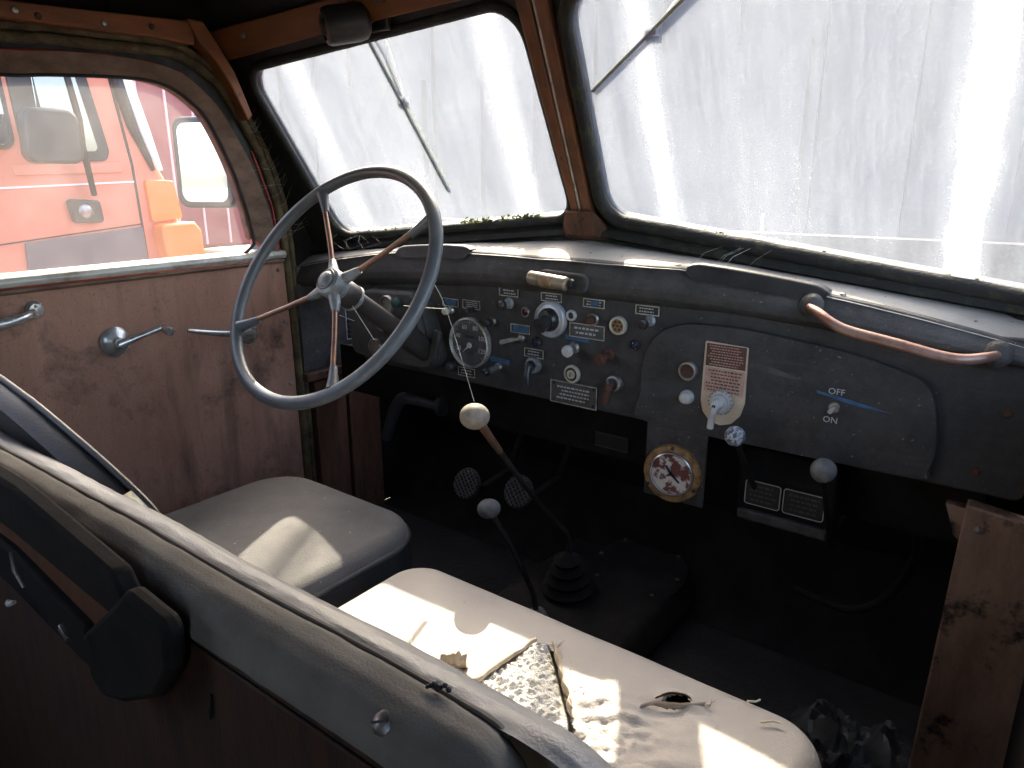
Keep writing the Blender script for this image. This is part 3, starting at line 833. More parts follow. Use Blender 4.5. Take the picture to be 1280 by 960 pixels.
def button(x, z, r, mat, name, bez='steel', h=.006, y=DY, par=None, dome=True):
    b = disc(x, z, r, [(.0, 0), (1.0, 0), (1.0, .003), (.86, .0052), (.72, .0052), (.70, .003), (0, .003)], bez, par or db, name, y)
    if mat:
        pr = [(.0, .0025), (.66, .0025), (.66, h * .6), (.5, h * .9), (.2, h), (0, h)] if dome else [(0, .0025), (.66, .0025), (.66, h), (.55, h * 1.12), (0, h * 1.12)]
        disc(x, z, r, pr, mat, b, 'lens' if dome else 'button', y)
    return b
part(button(-.057, 1.750, .0105, 'red_glass', 'warning_lamp'), 'small red warning lamp')
part(button(.178, 1.717, .0098, 'blue_glass', 'warning_lamp', 'black'), 'small blue lamp below the far right plate')
part(button(-.032, 1.693, .0112, 'blue_glass', 'warning_lamp', 'black'), 'small blue lamp under the lighting dial')
part(button(.093, 1.753, .0122, 'rust', 'push_button', 'steel', .011, dome=False), 'brown push button')
b = disc(.047, 1.755, .0107, [(0, 0), (1, 0), (1, .004), (.85, .006), (.62, .006), (.58, .002), (0, .002)], 'white', db, 'socket_ring')
disc(.047, 1.755, .0062, [(0, .0018), (1, .0018), (1, .0026), (0, .0026)], 'plate_black', b, 'socket_hole')
def pin_socket(x, z, r, ring, face, y=DY, par=None):
    s_ = disc(x, z, r, [(0, 0), (1, 0), (1, .006), (.9, .0085), (.74, .0085), (.72, .005), (0, .005)], ring, par or db, 'round_socket', y, n=28)
    disc(x, z, r * .74, [(0, .0045), (1, .0045), (1, .0065), (0, .0065)], face, s_, 'socket_face', y)
    for k in range(7):
        a = k * pi / 3; d = 0 if k == 6 else r * .46
        disc(x + d * cos(a), z + d * sin(a), r * .15, [(0, .006), (1, .006), (1, .0070), (0, .0070)], 'plate_black', s_, 'pin_hole', y, n=10)
    return s_
part(pin_socket(.146, 1.748, .0168, 'cream', 'ochre_rust'), 'round seven hole socket with cream ring')
# lighting / ignition switch
ig = disc(.003, 1.743, .0345, [(0, 0), (1, 0), (1.02, .005), (.98, .010), (.9, .012), (.86, .009), (.8, .010), (0, .014)], 'silver', db, 'ignition_switch', n=40)
disc(.003, 1.743, .021, [(0, .010), (1.08, .010), (1.08, .014), (.95, .020), (.8, .024), (0, .025)], 'black_knob', ig, 'switch_barrel', n=32)
m = MB(); m.tube([(.003, DY - .016, 1.742), (.0025, DY - .030, 1.739), (.002, DY - .040, 1.736)], [.0135, .0135, .0148], 20); m.build('switch_lever', 'black_knob', ig)
m = MB(); m.lathe([(0, 0), (.0035, 0), (.0035, .001), (0, .001)], (.002, DY - .0402, 1.736), (0, -1, -.2), 10); m.build('key_slot', 'plate_black', ig)
# knobs on stems
def stem_knob(x, z, dx, dz, L, rs, rk, mk, name, mb_='steel'):
    k_ = disc(x, z, rk * 1.05, [(0, 0), (1, 0), (1, .003), (.7, .006), (0, .006)], mb_, db, name)
    d = Vector((dx, -1, dz)).normalized(); o_ = Vector((x, DY - .003, z))
    m = MB(); m.tube([o_, o_ + d * L], rs, 12); m.build('stem', mb_, k_)
    m = MB(); m.lathe([(0, -.006), (rk * .7, -.006), (rk, -.002), (rk, .004), (rk * .75, .008), (0, .009)], o_ + d * L, d, 20); m.build('knob', mk, k_)
    return k_
stem_knob(-.250, 1.733, .0, .0, .014, .0035, .0080, 'cream', 'pull_knob', 'chrome')
stem_knob(-.190, 1.740, .0, .0, .012, .003, .0060, 'black_knob', 'toggle_switch', 'black')
stem_knob(-.140, 1.722, .0, -.02, .014, .003, .0095, 'black_knob', 'pull_knob', 'steel')
stem_knob(-.098, 1.763, .0, -.06, .022, .0045, .0108, 'black_knob', 'pull_knob', 'hub')
stem_knob(.206, 1.764, .0, -.10, .024, .0045, .0095, 'black_knob', 'pull_knob', 'hub')
part(stem_knob(.054, 1.695, .0, -.14, .020, .0050, .0112, 'white', 'pull_knob', 'steel'), 'white headed pull knob')
part(stem_knob(.128, 1.692, -.1, -.16, .024, .006, .0118, 'rust', 'pull_knob', 'rust'), 'rusty red pull knob')
stem_knob(-.248, 1.614, .0, .0, .008, .004, .0105, 'dial_grey', 'pull_knob', 'black')
stem_knob(-.125, 1.629, -.1, -.10, .034, .0065, .0088, 'black_knob', 'pull_knob', 'steel')
# paddle lever
lv = disc(-.066, 1.698, .0088, [(0, 0), (1, 0), (1, .005), (.6, .009), (0, .010)], 'steel', db, 'paddle_lever')
m = MB(); m.tube([(-.068, DY - .008, 1.697), (-.085, DY - .016, 1.692), (-.103, DY - .022, 1.686)], [.004, .0055, .0062], 12); m.build('paddle', 'steel', lv)
# handled switch and starter switch
for x, z, lab, mk, ml, ang in ((-.037, 1.648, 'grey rotary switch with drooping handle', 'hub', 'black_knob', .006), (.143, 1.642, 'rotary switch with rusty drooping handle', 'steel', 'rust', -.004)):
    sw = part(disc(x, z, .0172, [(0, 0), (1, 0), (1, .006), (.85, .010), (.6, .011), (.55, .018), (0, .019)], mk, db, 'rotary_switch'), lab)
    disc(x, z, .0105, [(0, .010), (1, .010), (1, .022), (.6, .025), (0, .026)], 'black_knob', sw, 'switch_boss')
    m = MB(); m.tube([(x, DY - .020, z), (x + ang * .3, DY - .028, z - .014), (x + ang, DY - .030, z - .034)], [.0085, .0072, .006], 12); m.build('switch_handle', ml, sw)
lk = part(disc(.052, 1.644, .0172, [(0, 0), (1, 0), (1, .005), (.86, .008), (.78, .008), (.76, .005), (.5, .005), (.48, .009), (0, .009)], 'cream', db, 'key_lock', n=30), 'round key lock with pale ring')
disc(.052, 1.644, .0126, [(0, .0050), (1, .0050), (1, .0058), (0, .0058)], 'plate_black', lk, 'lock_face'); disc(.052, 1.644, .0062, [(0, .0055), (1, .0055), (1, .0095), (0, .0098)], 'plate_edge', lk, 'lock_barrel')
MB().box((.0520, DY - .0100, 1.644), (.0018, .001, .008)).build('key_slit', 'plate_black', lk)
# speedometer
sp = disc(-.196, 1.671, .0525, [(0, 0), (1, 0), (1.02, .006), (1.0, .012), (.95, .014), (.91, .010), (.91, .005), (0, .005)], 'plate_edge', db, 'speedometer', n=48)
disc(-.196, 1.671, .0478, [(0, .0045), (1, .0045), (1, .0060), (0, .0060)], 'dial_black', sp, 'dial', n=40)
disc(-.196, 1.671, .0255, [(0, .0055), (1, .0055), (1, .0068), (0, .0068)], 'dial_grey', sp, 'inner_dial', n=32)
m = MB()
for k in range(41):
    a = radians(225 - k * 270 / 40); r0, r1 = (.040, .0455) if k % 4 == 0 else (.043, .0455)
    d = Vector((cos(a), 0, sin(a))); t = Vector((-sin(a), 0, cos(a))) * .0005; c = Vector((-.196, DY - .0063, 1.671))
    m.add([c + d * r0 - t, c + d * r1 - t, c + d * r1 + t, c + d * r0 + t], [(0, 1, 2, 3)])
m.build('scale_ticks', 'grey_print', sp, solid=.0004)
def text(s_, x, z, size, mat, par, y=DY, name='lettering'):
    cu = bpy.data.curves.new('t', 'FONT'); cu.body = s_; cu.size = size; cu.align_x = 'CENTER'; cu.align_y = 'CENTER'; cu.extrude = .0003; cu.resolution_u = 2
    to = bpy.data.objects.new('t', cu); COL.objects.link(to)
    bpy.context.view_layer.update()
    me = bpy.data.meshes.new_from_object(to.evaluated_get(bpy.context.evaluated_depsgraph_get()))
    bpy.data.objects.remove(to)
    o_ = Vector((0, 0, 0)); p = par
    while p is not None: o_ += p.location; p = p.parent
    for v in me.vertices: v.co = Vector((x + v.co.x, y - v.co.z, z + v.co.y)) - o_
    me.materials.clear(); me.materials.append(MAT[mat])
    ob = bpy.data.objects.new(name, me); COL.objects.link(ob); ob.parent = par
    return ob
for s_, a in (('20', 205), ('40', 160), ('60', 115), ('80', 65), ('100', 20), ('120', -25)):
    text(s_, -.196 + .0345 * cos(radians(a)), 1.671 + .0345 * sin(radians(a)), .0140, 'grey_print', sp, DY - .0065, 'numerals')
m = MB(); m.box((-.196, DY - .0071, 1.684), (.026, .0006, .0065)); o = m.build('odometer', 'plate_black', sp)
m = MB(); c = Vector((-.196, DY - .0085, 1.666)); a = radians(222); d = Vector((cos(a), 0, sin(a))); t = Vector((-sin(a), 0, cos(a)))
m.add([c - t * .0022, c + d * .024 - t * .0006, c + d * .024 + t * .0006, c + t * .0022, c - d * .006], [(0, 1, 2, 3, 4)]); m.build('needle', 'cream', sp, solid=.0008)
disc(-.196, 1.666, .0062, [(0, .008), (1, .008), (.9, .0105), (0, .0115)], 'cream', sp, 'needle_hub')
# map lamp on the roll
lb = part(MB().prism([(p[0], p[1]) for p in round_poly([(-.018, 1.806), (.090, 1.800), (.095, 1.834), (-.016, 1.838)], .016, 6)], (0, DY - .024, 0), X, Z, Y * .02).build('map_lamp', 'dash', db, bevel=.003), 'small oblong dash lamp with stained amber lens')
m = MB(); m.tube([(-.022, DY - .040, 1.824), (.062, DY - .040, 1.818)], .0125, 20); m.build('lamp_body', 'lamp_body', lb, bevel=.004)
m = MB(); m.tube([(.005, DY - .0405, 1.8215), (.034, DY - .0405, 1.8195)], .0132, 20); m.build('lens', 'amber_lens', lb, bevel=.002)
m = MB(); m.lathe([(0, 0), (.010, 0), (.008, .006), (0, .007)], (.066, DY - .036, 1.818), (1, 0, -.1), 16); m.build('lamp_end', 'black', lb)
# console round the steering column
m = MB()
front = [(-.54, 1.7303), (-.47, 1.758), (-.335, 1.7635), (-.305, 1.74), (-.268, 1.6404), (-.280, 1.613), (-.30, 1.606), (-.4569, 1.6023), (-.5244, 1.611)]
front = round_poly(front, .02, 4); cx, cz = -.39, 1.68
n = len(front)
m.add([Vector((a, 1.078, b)) for a, b in front] + [Vector((cx + (a - cx) * 1.035, DY + .004, cz + (b - cz) * 1.10)) for a, b in front], [tuple(range(n))] + [(i, (i + 1) % n, n + (i + 1) % n, n + i) for i in range(n)])
cs = m.build('column_console', 'dash', db, smooth=50, bevel=.004)
for x, z, r in ((-.3991, 1.7344, .021), (-.4164, 1.6949, .021), (-.4415, 1.6343, .021)):
    g = disc(x, z, r, [(0, 0), (1, 0), (1, .006), (.9, .009), (.82, .009), (.8, .004), (0, .004)], 'steel', cs, 'small_gauge', 1.078)
disc(-.3664, 1.743, .011, [(0, 0), (.7, 0), (1, .006), (.9, .014), (0, .017)], 'green_glass', cs, 'green_knob', 1.078)
m = MB(); m.tube([(-.300, 1.058, 1.735), (-.296, 1.066, 1.70), (-.285, 1.07, 1.64)], [.008, .012, .006], 10); m.build('column_bracket', 'dash', cs)
m = MB(); m.box((-.262, 1.076, 1.66), (.020, .010, .075), Matrix.Rotation(.30, 3, 'Y')); m.build('console_rib', 'dash', cs, bevel=.004)
# glovebox panel
GY = 1.104
GL = [(.2054, 1.5869), (.1995, 1.6373), (.2015, 1.6956), (.2173, 1.7331), (.2479, 1.7588), (.2934, 1.7697), (.3744, 1.7707), (.4594, 1.7628), (.5296, 1.7549), (.6097, 1.7361), (.6344, 1.7213), (.6472, 1.6946), (.6561, 1.6363), (.6512, 1.6017), (.6423, 1.5869), (.5365, 1.5849), (.4159, 1.5839)]
gp = [(q.x, q.z) for q in smooth_line([(a, 0, b) for a, b in GL], 4, True)]
gb = part(MB().prism(gp, (0, GY, 0), X, Z, Y * .018).build('glovebox_panel', 'dash_panel', db, smooth=50, bevel=.006, seg=3), 'large rounded glovebox panel with OFF and ON switch')
pin_socket(.2869, 1.6909, .0166, 'steel', 'rust', GY, gb)
def lathe_on(par, x, z, r, prof, mat, name, n=28): return disc(x, z, r, prof, mat, par, name, GY, n=n)
lathe_on(gb, .2879, 1.6455, .0120, [(0, 0), (1, 0), (1, .006), (.85, .008), (.8, .014), (.6, .016), (0, .0165)], 'white', 'white_button')
# heater control: long plate, text blocks, white dial with lever
HP = [(.3129, 1.7455), (.3840, 1.7435), (.3860, 1.6517), (.3805, 1.6300), (.3662, 1.6135), (.3485, 1.6073), (.3300, 1.6115), (.3165, 1.6265), (.3120, 1.6450)]
hp = thing('heater_plate', (.348, GY, 1.60), 'cream metal instruction plate with dark red text blocks and white dial', 'plate')
MB().prism(round_poly(HP, [.003, .003, .01, .01, .01, .01, .01, .01, .01], 3), (0, GY - .0005, 0), X, Z, Y * -.0022).build('plate', 'plate_cream', hp, bevel=.0006)
for z0, z1, nm, rows, ink in ((1.7055, 1.7425, 'plate_red', 8, 'plate_pink'), (1.6620, 1.7025, 'plate_pink', 7, 'plate_red')):
    q = MB().box((.3490, GY - .0031, (z0 + z1) / 2), (.0655, .0008, z1 - z0)).build('text_block', nm, hp)
    lettering(.3490, (z0 + z1) / 2, .060, (z1 - z0) * .94, rows, q, ink, GY - .0037, rows)
dl = MB().lathe([(0, .002), (.0196, .002), (.0205, .006), (.0185, .009), (.0150, .010), (.0140, .016), (.0095, .018), (.0090, .030), (.0070, .034), (0, .035)], (.3475, GY, 1.6480), -Y, 36).build('dial_knob', 'white', hp)
m = MB()
for k in range(18):
    a = k * pi / 9; m.box((.3475 + .0192 * cos(a), GY - .0085, 1.648 + .0192 * sin(a)), (.0022, .004, .0022))
m.build('dial_notches', 'hub', dl)
m = MB(); m.tube([(.3475, GY - .030, 1.646), (.3455, GY - .034, 1.634), (.3425, GY - .030, 1.610)], [.0062, .0052, .0056], 14); m.build('dial_lever', 'white', dl)
m = MB(); m.lathe([(0, 0), (.003, 0), (.003, .0008), (0, .0008)], (.3475, GY - .0352, 1.648), -Y, 10); m.build('dial_hole', 'plate_black', dl)
# OFF / ON switch, worn blue tape, pale scrape
text('OFF', .5189, 1.6949, .0135, 'off_white_print', gb, GY - .0004)
text('ON', .5150, 1.6504, .0135, 'grey_print', gb, GY - .0004)
sw = lathe_on(gb, .5189, 1.6712, .0082, [(0, 0), (1, 0), (1, .003), (.8, .005), (.5, .005), (.45, .002), (0, .002)], 'steel', 'toggle_switch')
m = MB(); m.tube([(.5189, GY - .003, 1.6712), (.516, GY - .016, 1.6675)], [.0024, .0034], 10); m.build('toggle', 'white', sw)
m = MB(); m.prism([(.4910, 1.6930), (.515, 1.6895), (.540, 1.6865), (.575, 1.6800), (.592, 1.6770), (.575, 1.6768), (.538, 1.6800), (.515, 1.6855), (.493, 1.6890)], (0, GY - .0002, 0), X, Z, Y * -.0009); m.build('blue_tape', 'tape', gb)
m = MB(); m.prism([(.387, 1.7165), (.402, 1.7195), (.425, 1.7170), (.447, 1.7110), (.466, 1.7045), (.452, 1.7040), (.425, 1.7070), (.403, 1.7105), (.389, 1.7135)], (0, GY - .0002, 0), X, Z, Y * -.0006); m.build('pale_scrape', 'plate_dim', gb)
MB().lathe([(.001, 0), (.006, 0), (.0045, .003), (.001, .004)], (.729, DY, 1.699), -Y, 12).build('screw', 'rust', db)
MB().lathe([(.001, 0), (.007, 0), (.005, .004), (.001, .005)], (.705, DY, 1.612), -Y, 12).build('screw', 'rust', db)
# black trays and cross panel behind the dash bottom
m = MB(); m.box((-.0, 1.21, 1.52), (1.44, .015, .12)); m.build('lower_panel', 'dark', db)
m = MB(); m.box((.120, 1.165, 1.588), (1.28, .09, .010)); m.build('under_tray', 'dark', db)
m = MB(); m.box((.095, 1.2005, 1.492), (.075, .003, .030)); q = m.build('lower_plate', 'plate_black', db)
m = MB(); m.box((.095, 1.1985, 1.506), (.075, .001, .0015)); m.box((.095, 1.1985, 1.478), (.075, .001, .0015)); m.build('plate_border', 'plate_dim', q)

# grab handle on the roll
gh = thing('grab_handle', (.6, 1.09, 1.79), 'worn copper coloured passenger grab handle on the dash roll', 'handle')
pts = smooth_line([(.470, 1.092, 1.818), (.488, 1.075, 1.814), (.508, 1.062, 1.805), (.534, 1.058, 1.796), (.595, 1.058, 1.786), (.648, 1.058, 1.777), (.674, 1.062, 1.776), (.694, 1.074, 1.779), (.706, 1.094, 1.780)], 6)
MB().tube(pts, [.0062 + .0016 * sin(pi * i / (len(pts) - 1)) for i in range(len(pts))], 16).build('bar', 'copper_bar', gh, smooth=70)
for x, z, mt in ((.470, 1.820, 'dash'), (.706, 1.781, 'dash')):
    f = MB().lathe([(0, -.006), (.017, -.006), (.018, 0), (.015, .004), (.010, .008), (0, .009)], (x, 1.100, z), (-.1, -1, .35), 22).build('mount', mt, gh)
# gauge on its bracket
gg = thing('hanging_gauge', (.27, 1.12, 1.50), 'round rusty brass gauge with flaking red and white dial under the dash', 'gauge')
MB().box((.272, 1.108, 1.520), (.112, .006, .14)).build('bracket', 'dash', gg, bevel=.002)
ga = Vector((.10, -1, .06)); gc = Vector((.271, 1.104, 1.503))
m = MB().lathe([(0, 0), (.052, 0), (.0525, .004), (.050, .009), (.041, .012), (.039, .010), (.0375, .006), (0, .006)], gc, ga, 44); m.build('bezel', 'ochre_rust', gg)
m = MB().lathe([(.0365, .008), (.0395, .010), (.0395, .013), (.0370, .0145), (.0355, .012), (.0355, .008)], gc, ga, 44); m.build('chrome_ring', 'chrome', gg)
dd = MB().lathe([(0, .005), (.0365, .005), (.0365, .0085), (0, .0085)], gc, ga, 40).build('dial', 'dial_worn', gg)
u_, v_, w_ = frame_of(ga)
m = MB(); c = gc + w_ * .0105
for a0, L in ((2.2, .018), (-.7, .020), (3.6, .009)):
    d = u_ * cos(a0) + v_ * sin(a0); t = u_ * -sin(a0) + v_ * cos(a0)
    m.add([c - t * .0022, c + d * L - t * .0014, c + d * L + t * .0014, c + t * .0022], [(0, 1, 2, 3)])
m.build('needle', 'plate_black', dd, solid=.001)
for a0 in (1.6, 3.7, 5.8):
    MB().lathe([(0, 0), (.0035, 0), (.003, .002), (0, .002)], gc + w_ * .0095 + (u_ * cos(a0) + v_ * sin(a0)) * .0465, ga, 10).build('screw', 'plate_black', gg)
# heater casing with twin plates
hb = thing('heater_casing', (.45, 1.2, 1.46), 'dark casing with two outlined instruction plates under the glovebox', 'heater')
m = MB(); m.prism([(1.152, 1.455), (1.145, 1.520), (1.170, 1.555), (1.36, 1.555), (1.36, 1.43), (1.165, 1.43)], (.372, 0, 0), Y, Z, X * .155); m.build('casing', 'dark', hb, bevel=.004)
m = MB(); m.box((.449, 1.155, 1.441), (.15, .02, .02)); m.build('lower_lip', 'plate_dim', hb, bevel=.004)
hy = 1.146
for x0, x1 in ((.386, .4455), (.4495, .515)):
    q = MB().prism(round_poly([(x0, 1.464), (x1, 1.464), (x1, 1.508), (x0, 1.508)], .005, 4), (0, hy, 0), X, Z, Y * -.002).build('instruction_plate', 'plate_black', hb)
    o_, i_ = round_poly([(x0, 1.464), (x1, 1.464), (x1, 1.508), (x0, 1.508)], .005, 4), round_poly([(x0 + .0014, 1.4654), (x1 - .0014, 1.4654), (x1 - .0014, 1.5066), (x0 + .0014, 1.5066)], .004, 4)
    n = len(o_); m = MB(); m.add([(a, hy - .0024, b) for a, b in o_] + [(a, hy - .0024, b) for a, b in i_], [(i, (i + 1) % n, n + (i + 1) % n, n + i) for i in range(n)]); m.build('plate_border', 'grey_print', q, solid=.0006)
    lettering((x0 + x1) / 2, 1.486, (x1 - x0) * .8, .034, 4, q, 'plate_dim', hy - .0023, int(x0 * 999))
for kx, ky, kz, r, bx, by, bz, mk, lab in ((.389, 1.06, 1.610, .0160, .402, 1.16, 1.48, 'knob_mottled', 'heater lever with mottled blue and white ball knob'), (.524, 1.06, 1.586, .0185, .530, 1.16, 1.42, 'knob_grey', 'heater lever with plain grey ball knob beside twin plates')):
    t = thing('heater_lever', (bx, by, bz), lab, 'lever', 'heater levers under the glovebox')
    d = (Vector((bx, by, bz)) - Vector((kx, ky, kz)))
    MB().tube([Vector((kx, ky, kz)) + d * .05, Vector((kx, ky, kz)) + d * .5 + Vector((0, 0, -.008)), Vector((bx, by, bz))], .0050, 12).build('rod', 'dark', t)
    MB().ball((kx, ky, kz), r, -d, 24).build('knob', mk, t)

# ------------------------------------------------------------------ steering wheel and column
WC = Vector((-.300, .844, 1.818)); AL = radians(35)
WA = Vector((0, cos(AL), -sin(AL))); E1 = X.copy(); E2 = WA.cross(E1)
def wpt(a, r, h=0): return WC + (E1 * cos(a) + E2 * sin(a)) * r + WA * h
sw = thing('steering_wheel', WC, 'four spoke steering wheel with blue grey rim and copper coloured spokes', 'steering wheel')
pts = [wpt(2 * pi * i / 96, .2335) for i in range(96)]
m = MB(); n = 14; vs = []; fs = []
for i in range(96):
    a = 2 * pi * i / 96
    for k in range(n):
        b = 2 * pi * k / n
        rr_ = .0124 * (1 + .10 * cos(b)); 
        g = 1 - .10 * max(0, cos(b * 1 - pi * .75)) ** 12
        vs.append(wpt(a, .2335 + rr_ * g * cos(b), .0116 * g * sin(b)))
for i in range(96):
    for k in range(n): fs.append((i * n + k, i * n + (k + 1) % n, ((i + 1) % 96) * n + (k + 1) % n, ((i + 1) % 96) * n + k))
m.add(vs, fs); m.build('rim', 'rim', sw, smooth=70)
for deg in (-126, -37, 57, 149):
    a = radians(deg); h = .018
    s_ = MB().tube([wpt(a, .035, h * .75), wpt(a, .11, h * .55), wpt(a, .215, 0)], .0050, 12).build('spoke', 'spoke', sw)
    MB().tube([wpt(a, .020, h * .6), wpt(a, .040, h * .75), wpt(a, .060, h * .75)], [.0115, .0100, .0066], 14).build('hub_socket', 'hub', s_)
    MB().tube([wpt(a, .180, h * .28), wpt(a, .205, .003), wpt(a, .228, 0)], [.0068, .0090, .0120], 14).build('rim_socket', 'rim', s_)
HB = WC
MB().lathe([(0, -.010), (.019, -.010), (.0255, -.006), (.0275, 0), (.0275, .014), (.026, .024), (.022, .030), (0, .030)], HB, WA, 40).build('hub', 'hub', sw)
hbn = MB().lathe([(0, -.0175), (.008, -.0168), (.0145, -.0135), (.0168, -.0098), (.0168, -.007), (0, -.007)], HB, WA, 36).build('horn_button', 'hub', sw)
MB().lathe([(.0175, -.0085), (.0186, -.0108), (.0200, -.0108), (.0208, -.0082)], HB, WA, 36).build('button_groove', 'plate_dim', hbn)
sc = thing('steering_column', WC + WA * .2, 'black steering column tube running from the wheel hub into the dash', 'steering column')
MB().lathe([(0, .028), (.022, .028), (.025, .038), (.025, .064), (.022, .070), (0, .070)], WC, WA, 32).build('collar', 'column', sc)
MB().lathe([(.0215, .060), (.0258, .060), (.0262, .066), (.022, .071)], WC, WA, 32).build('collar_ring', 'hub', sc)
MB().lathe([(0, .066), (.0185, .066), (.0185, .225), (0, .225)], WC, WA, 32).build('tube', 'column', sc)
MB().lathe([(0, .212), (.0240, .212), (.026, .220), (.026, .30), (0, .31)], WC, WA, 28).build('lower_sleeve', 'column', sc)
MB().lathe([(0, .30), (.022, .30), (.022, .92), (0, .92)], WC, WA, 20).build('lower_tube', 'dark', sc)

# ------------------------------------------------------------------ floor controls
gl = thing('gear_lever', (0, 1.21, 1.09), 'long gear lever with cream dusty knob and bare copper neck', 'lever')
kn = Vector((.026, .859, 1.623))
MB().ball(kn, .0250, (-.25, .35, 1), 28, .88).build('knob', 'knob_cream', gl)
pts = smooth_line([(.028, .876, 1.602), (.024, .915, 1.556), (.015, 1.03, 1.425), (.012, 1.13, 1.32), (.006, 1.19, 1.25), (0, 1.205, 1.15)], 6)
MB().tube(pts, .0052, 12).build('rod', 'column', gl)
MB().tube(pts[0:8], [.0078, .0076, .0074, .0072, .0070, .0068, .0066, .006], 12).build('bare_neck', 'spoke', gl)
prof = []
for i in range(13): prof.append((.078 - .0048 * i + (.006 if i % 2 else -.004), i * .011))
MB().lathe([(0, 0)] + prof + [(0, .145)], (0, 1.21, 1.078), (0, -.12, 1), 32).build('boot', 'dark', gl, smooth=60)
tl = thing('transfer_lever', (.02, 1.06, 1.08), 'short floor lever with oval grey knob in front of the pedals', 'lever')
MB().ball((0, .926, 1.424), .0215, (-.3, .2, 1), 24, .84).build('knob', 'knob_grey', tl)
MB().tube(smooth_line([(.0, .935, 1.408), (.006, .985, 1.32), (.012, 1.05, 1.19), (.02, 1.06, 1.08)], 5), .0058, 10).build('rod', 'column', tl)
MB().lathe([(0, 0), (.030, 0), (.028, .02), (.018, .05), (0, .055)], (.018, 1.063, 1.10), (0, -.2, 1), 20).build('boot', 'knob_grey', tl)
struct(MB().prism(round_poly([(-.17, 1.05), (.24, 1.05), (.19, 1.115), (-.12, 1.115)], .03, 5), (0, .85, 0), X, Z, Y * .66).build('gearbox_tunnel', 'dark', smooth=50))
gc_ = thing('gearbox_cover', (.07, 1.36, 1.115), 'round dark bolted cover on the gearbox tunnel', 'cover')
MB().lathe([(0, 0), (.115, 0), (.112, .012), (.10, .016), (.085, .012), (0, .02)], (.085, 1.37, 1.112), (0, -.25, 1), 40).build('cover', 'dark', gc_)
for k in range(8):
    a = k * pi / 4; MB().lathe([(0, 0), (.006, 0), (.005, .006), (0, .007)], (.085 + .098 * cos(a), 1.37 + .095 * sin(a), 1.127 + .024 * sin(a)), (0, -.25, 1), 8).build('bolt', 'rust', gc_)
for x, lab in ((-.328, 'round brake pedal with a cross hatched rubber pad, nearest the door'), (-.169, 'round pedal with a cross hatched rubber pad, nearest the gear lever')):
    z = 1.27 if x < -.2 else 1.292
    t = thing('pedal', (x, 1.27, z - .03), lab, 'pedal', 'round footwell pedals')
    ax = Vector((0, -.9, .45)).normalized(); u_, v_, w_ = frame_of(ax); c = Vector((x, 1.25, z))
    pad = MB().lathe([(0, 0), (.038, 0), (.040, .004), (.038, .010), (0, .011)], c, ax, 28).build('pad', 'rubber', t)
    m = MB()
    for k in range(-3, 4):
        L = sqrt(max(0, .036 ** 2 - (k * .0098) ** 2))
        for A_, B_ in ((u_ + v_, u_ - v_), (u_ - v_, u_ + v_)):
            A_ = A_.normalized(); B_ = B_.normalized()
            m.tube([c + w_ * .0115 + A_ * k * .0098 - B_ * L, c + w_ * .0115 + A_ * k * .0098 + B_ * L], .0016, 5)
    m.build('tread_grid', 'plate_dim', pad)
    MB().tube([c + w_ * -.002, c + Vector((0, .06, -.03)), c + Vector((0, .17, -.02)), c + Vector((0, .26, .12))], .010, 10).build('arm', 'dark', t)
hbk = thing('handbrake_handle', (-.40, 1.19, 1.48), 'dark bent pistol grip handbrake handle under the dash', 'handle')
MB().tube(smooth_line([(-.522, 1.165, 1.372), (-.505, 1.168, 1.420), (-.487, 1.170, 1.460), (-.462, 1.172, 1.486), (-.42, 1.176, 1.489), (-.36, 1.185, 1.486)], 6), [.0125, .0128, .013, .0135, .014, .0142, .0145, .0148, .015, .0152, .0155, .0158, .016, .016, .016, .016, .016, .016, .0155, .0155, .015, .0145, .014, .0135, .013, .013, .0125, .012, .012, .012, .012], 16).build('grip', 'vinyl_dark', hbk, smooth=70)
MB().lathe([(0, 0), (.026, 0), (.026, .01), (.016, .02), (0, .022)], (-.345, 1.19, 1.486), (-1, -.1, 0), 20).build('socket', 'black', hbk)
tag(MB().tube(smooth_line([(.640, 1.32, 1.60), (.634, 1.30, 1.443), (.635, 1.30, 1.368), (.605, 1.30, 1.286), (.545, 1.30, 1.235), (.44, 1.33, 1.225)], 6), .0075, 10).build('hose', 'dark'), 'thin black hose looping through the dark passenger footwell', 'hose')
def rag(a, b):
    x = .50 + .20 * a; y = .96 + .26 * b
    e = min(a, 1 - a, b, 1 - b)
    return Vector((x + .02 * nz(b * 5, 1), y + .02 * nz(a * 5, 2), 1.056 + min(1, e * 5) * (.05 + .05 * nz(a * 6, b * 6, 2) + .03 * abs(nz(a * 14, b * 14, 8)))))
tag(MB().grid(rag, 30, 34).build('crumpled_sheet', 'rag', smooth=25), 'crumpled grey plastic sheet on the passenger floor', 'sheet')
t = thing('step_mat', (.78, 1.1, 1.06), 'ribbed brown mat on the step by the passenger post board', 'mat')
MB().box((.775, 1.055, 1.092), (.165, .26, .016)).build('mat', 'tray', t, bevel=.004)
for i in range(9): MB().box((.70 + i * .0185, 1.055, 1.1015), (.007, .25, .004)).build('rib', 'tray', t, bevel=.0015)
m = MB(); pts = [(.80 + .055 * cos(2 * pi * i / 32), 1.045 + .055 * sin(2 * pi * i / 32), 1.118) for i in range(32)]
m.tube(pts, .013, 10, closed=True); tag(m.build('rubber_ring', 'rubber', smooth=70), 'black rubber ring lying on the step mat in the corner', 'ring')
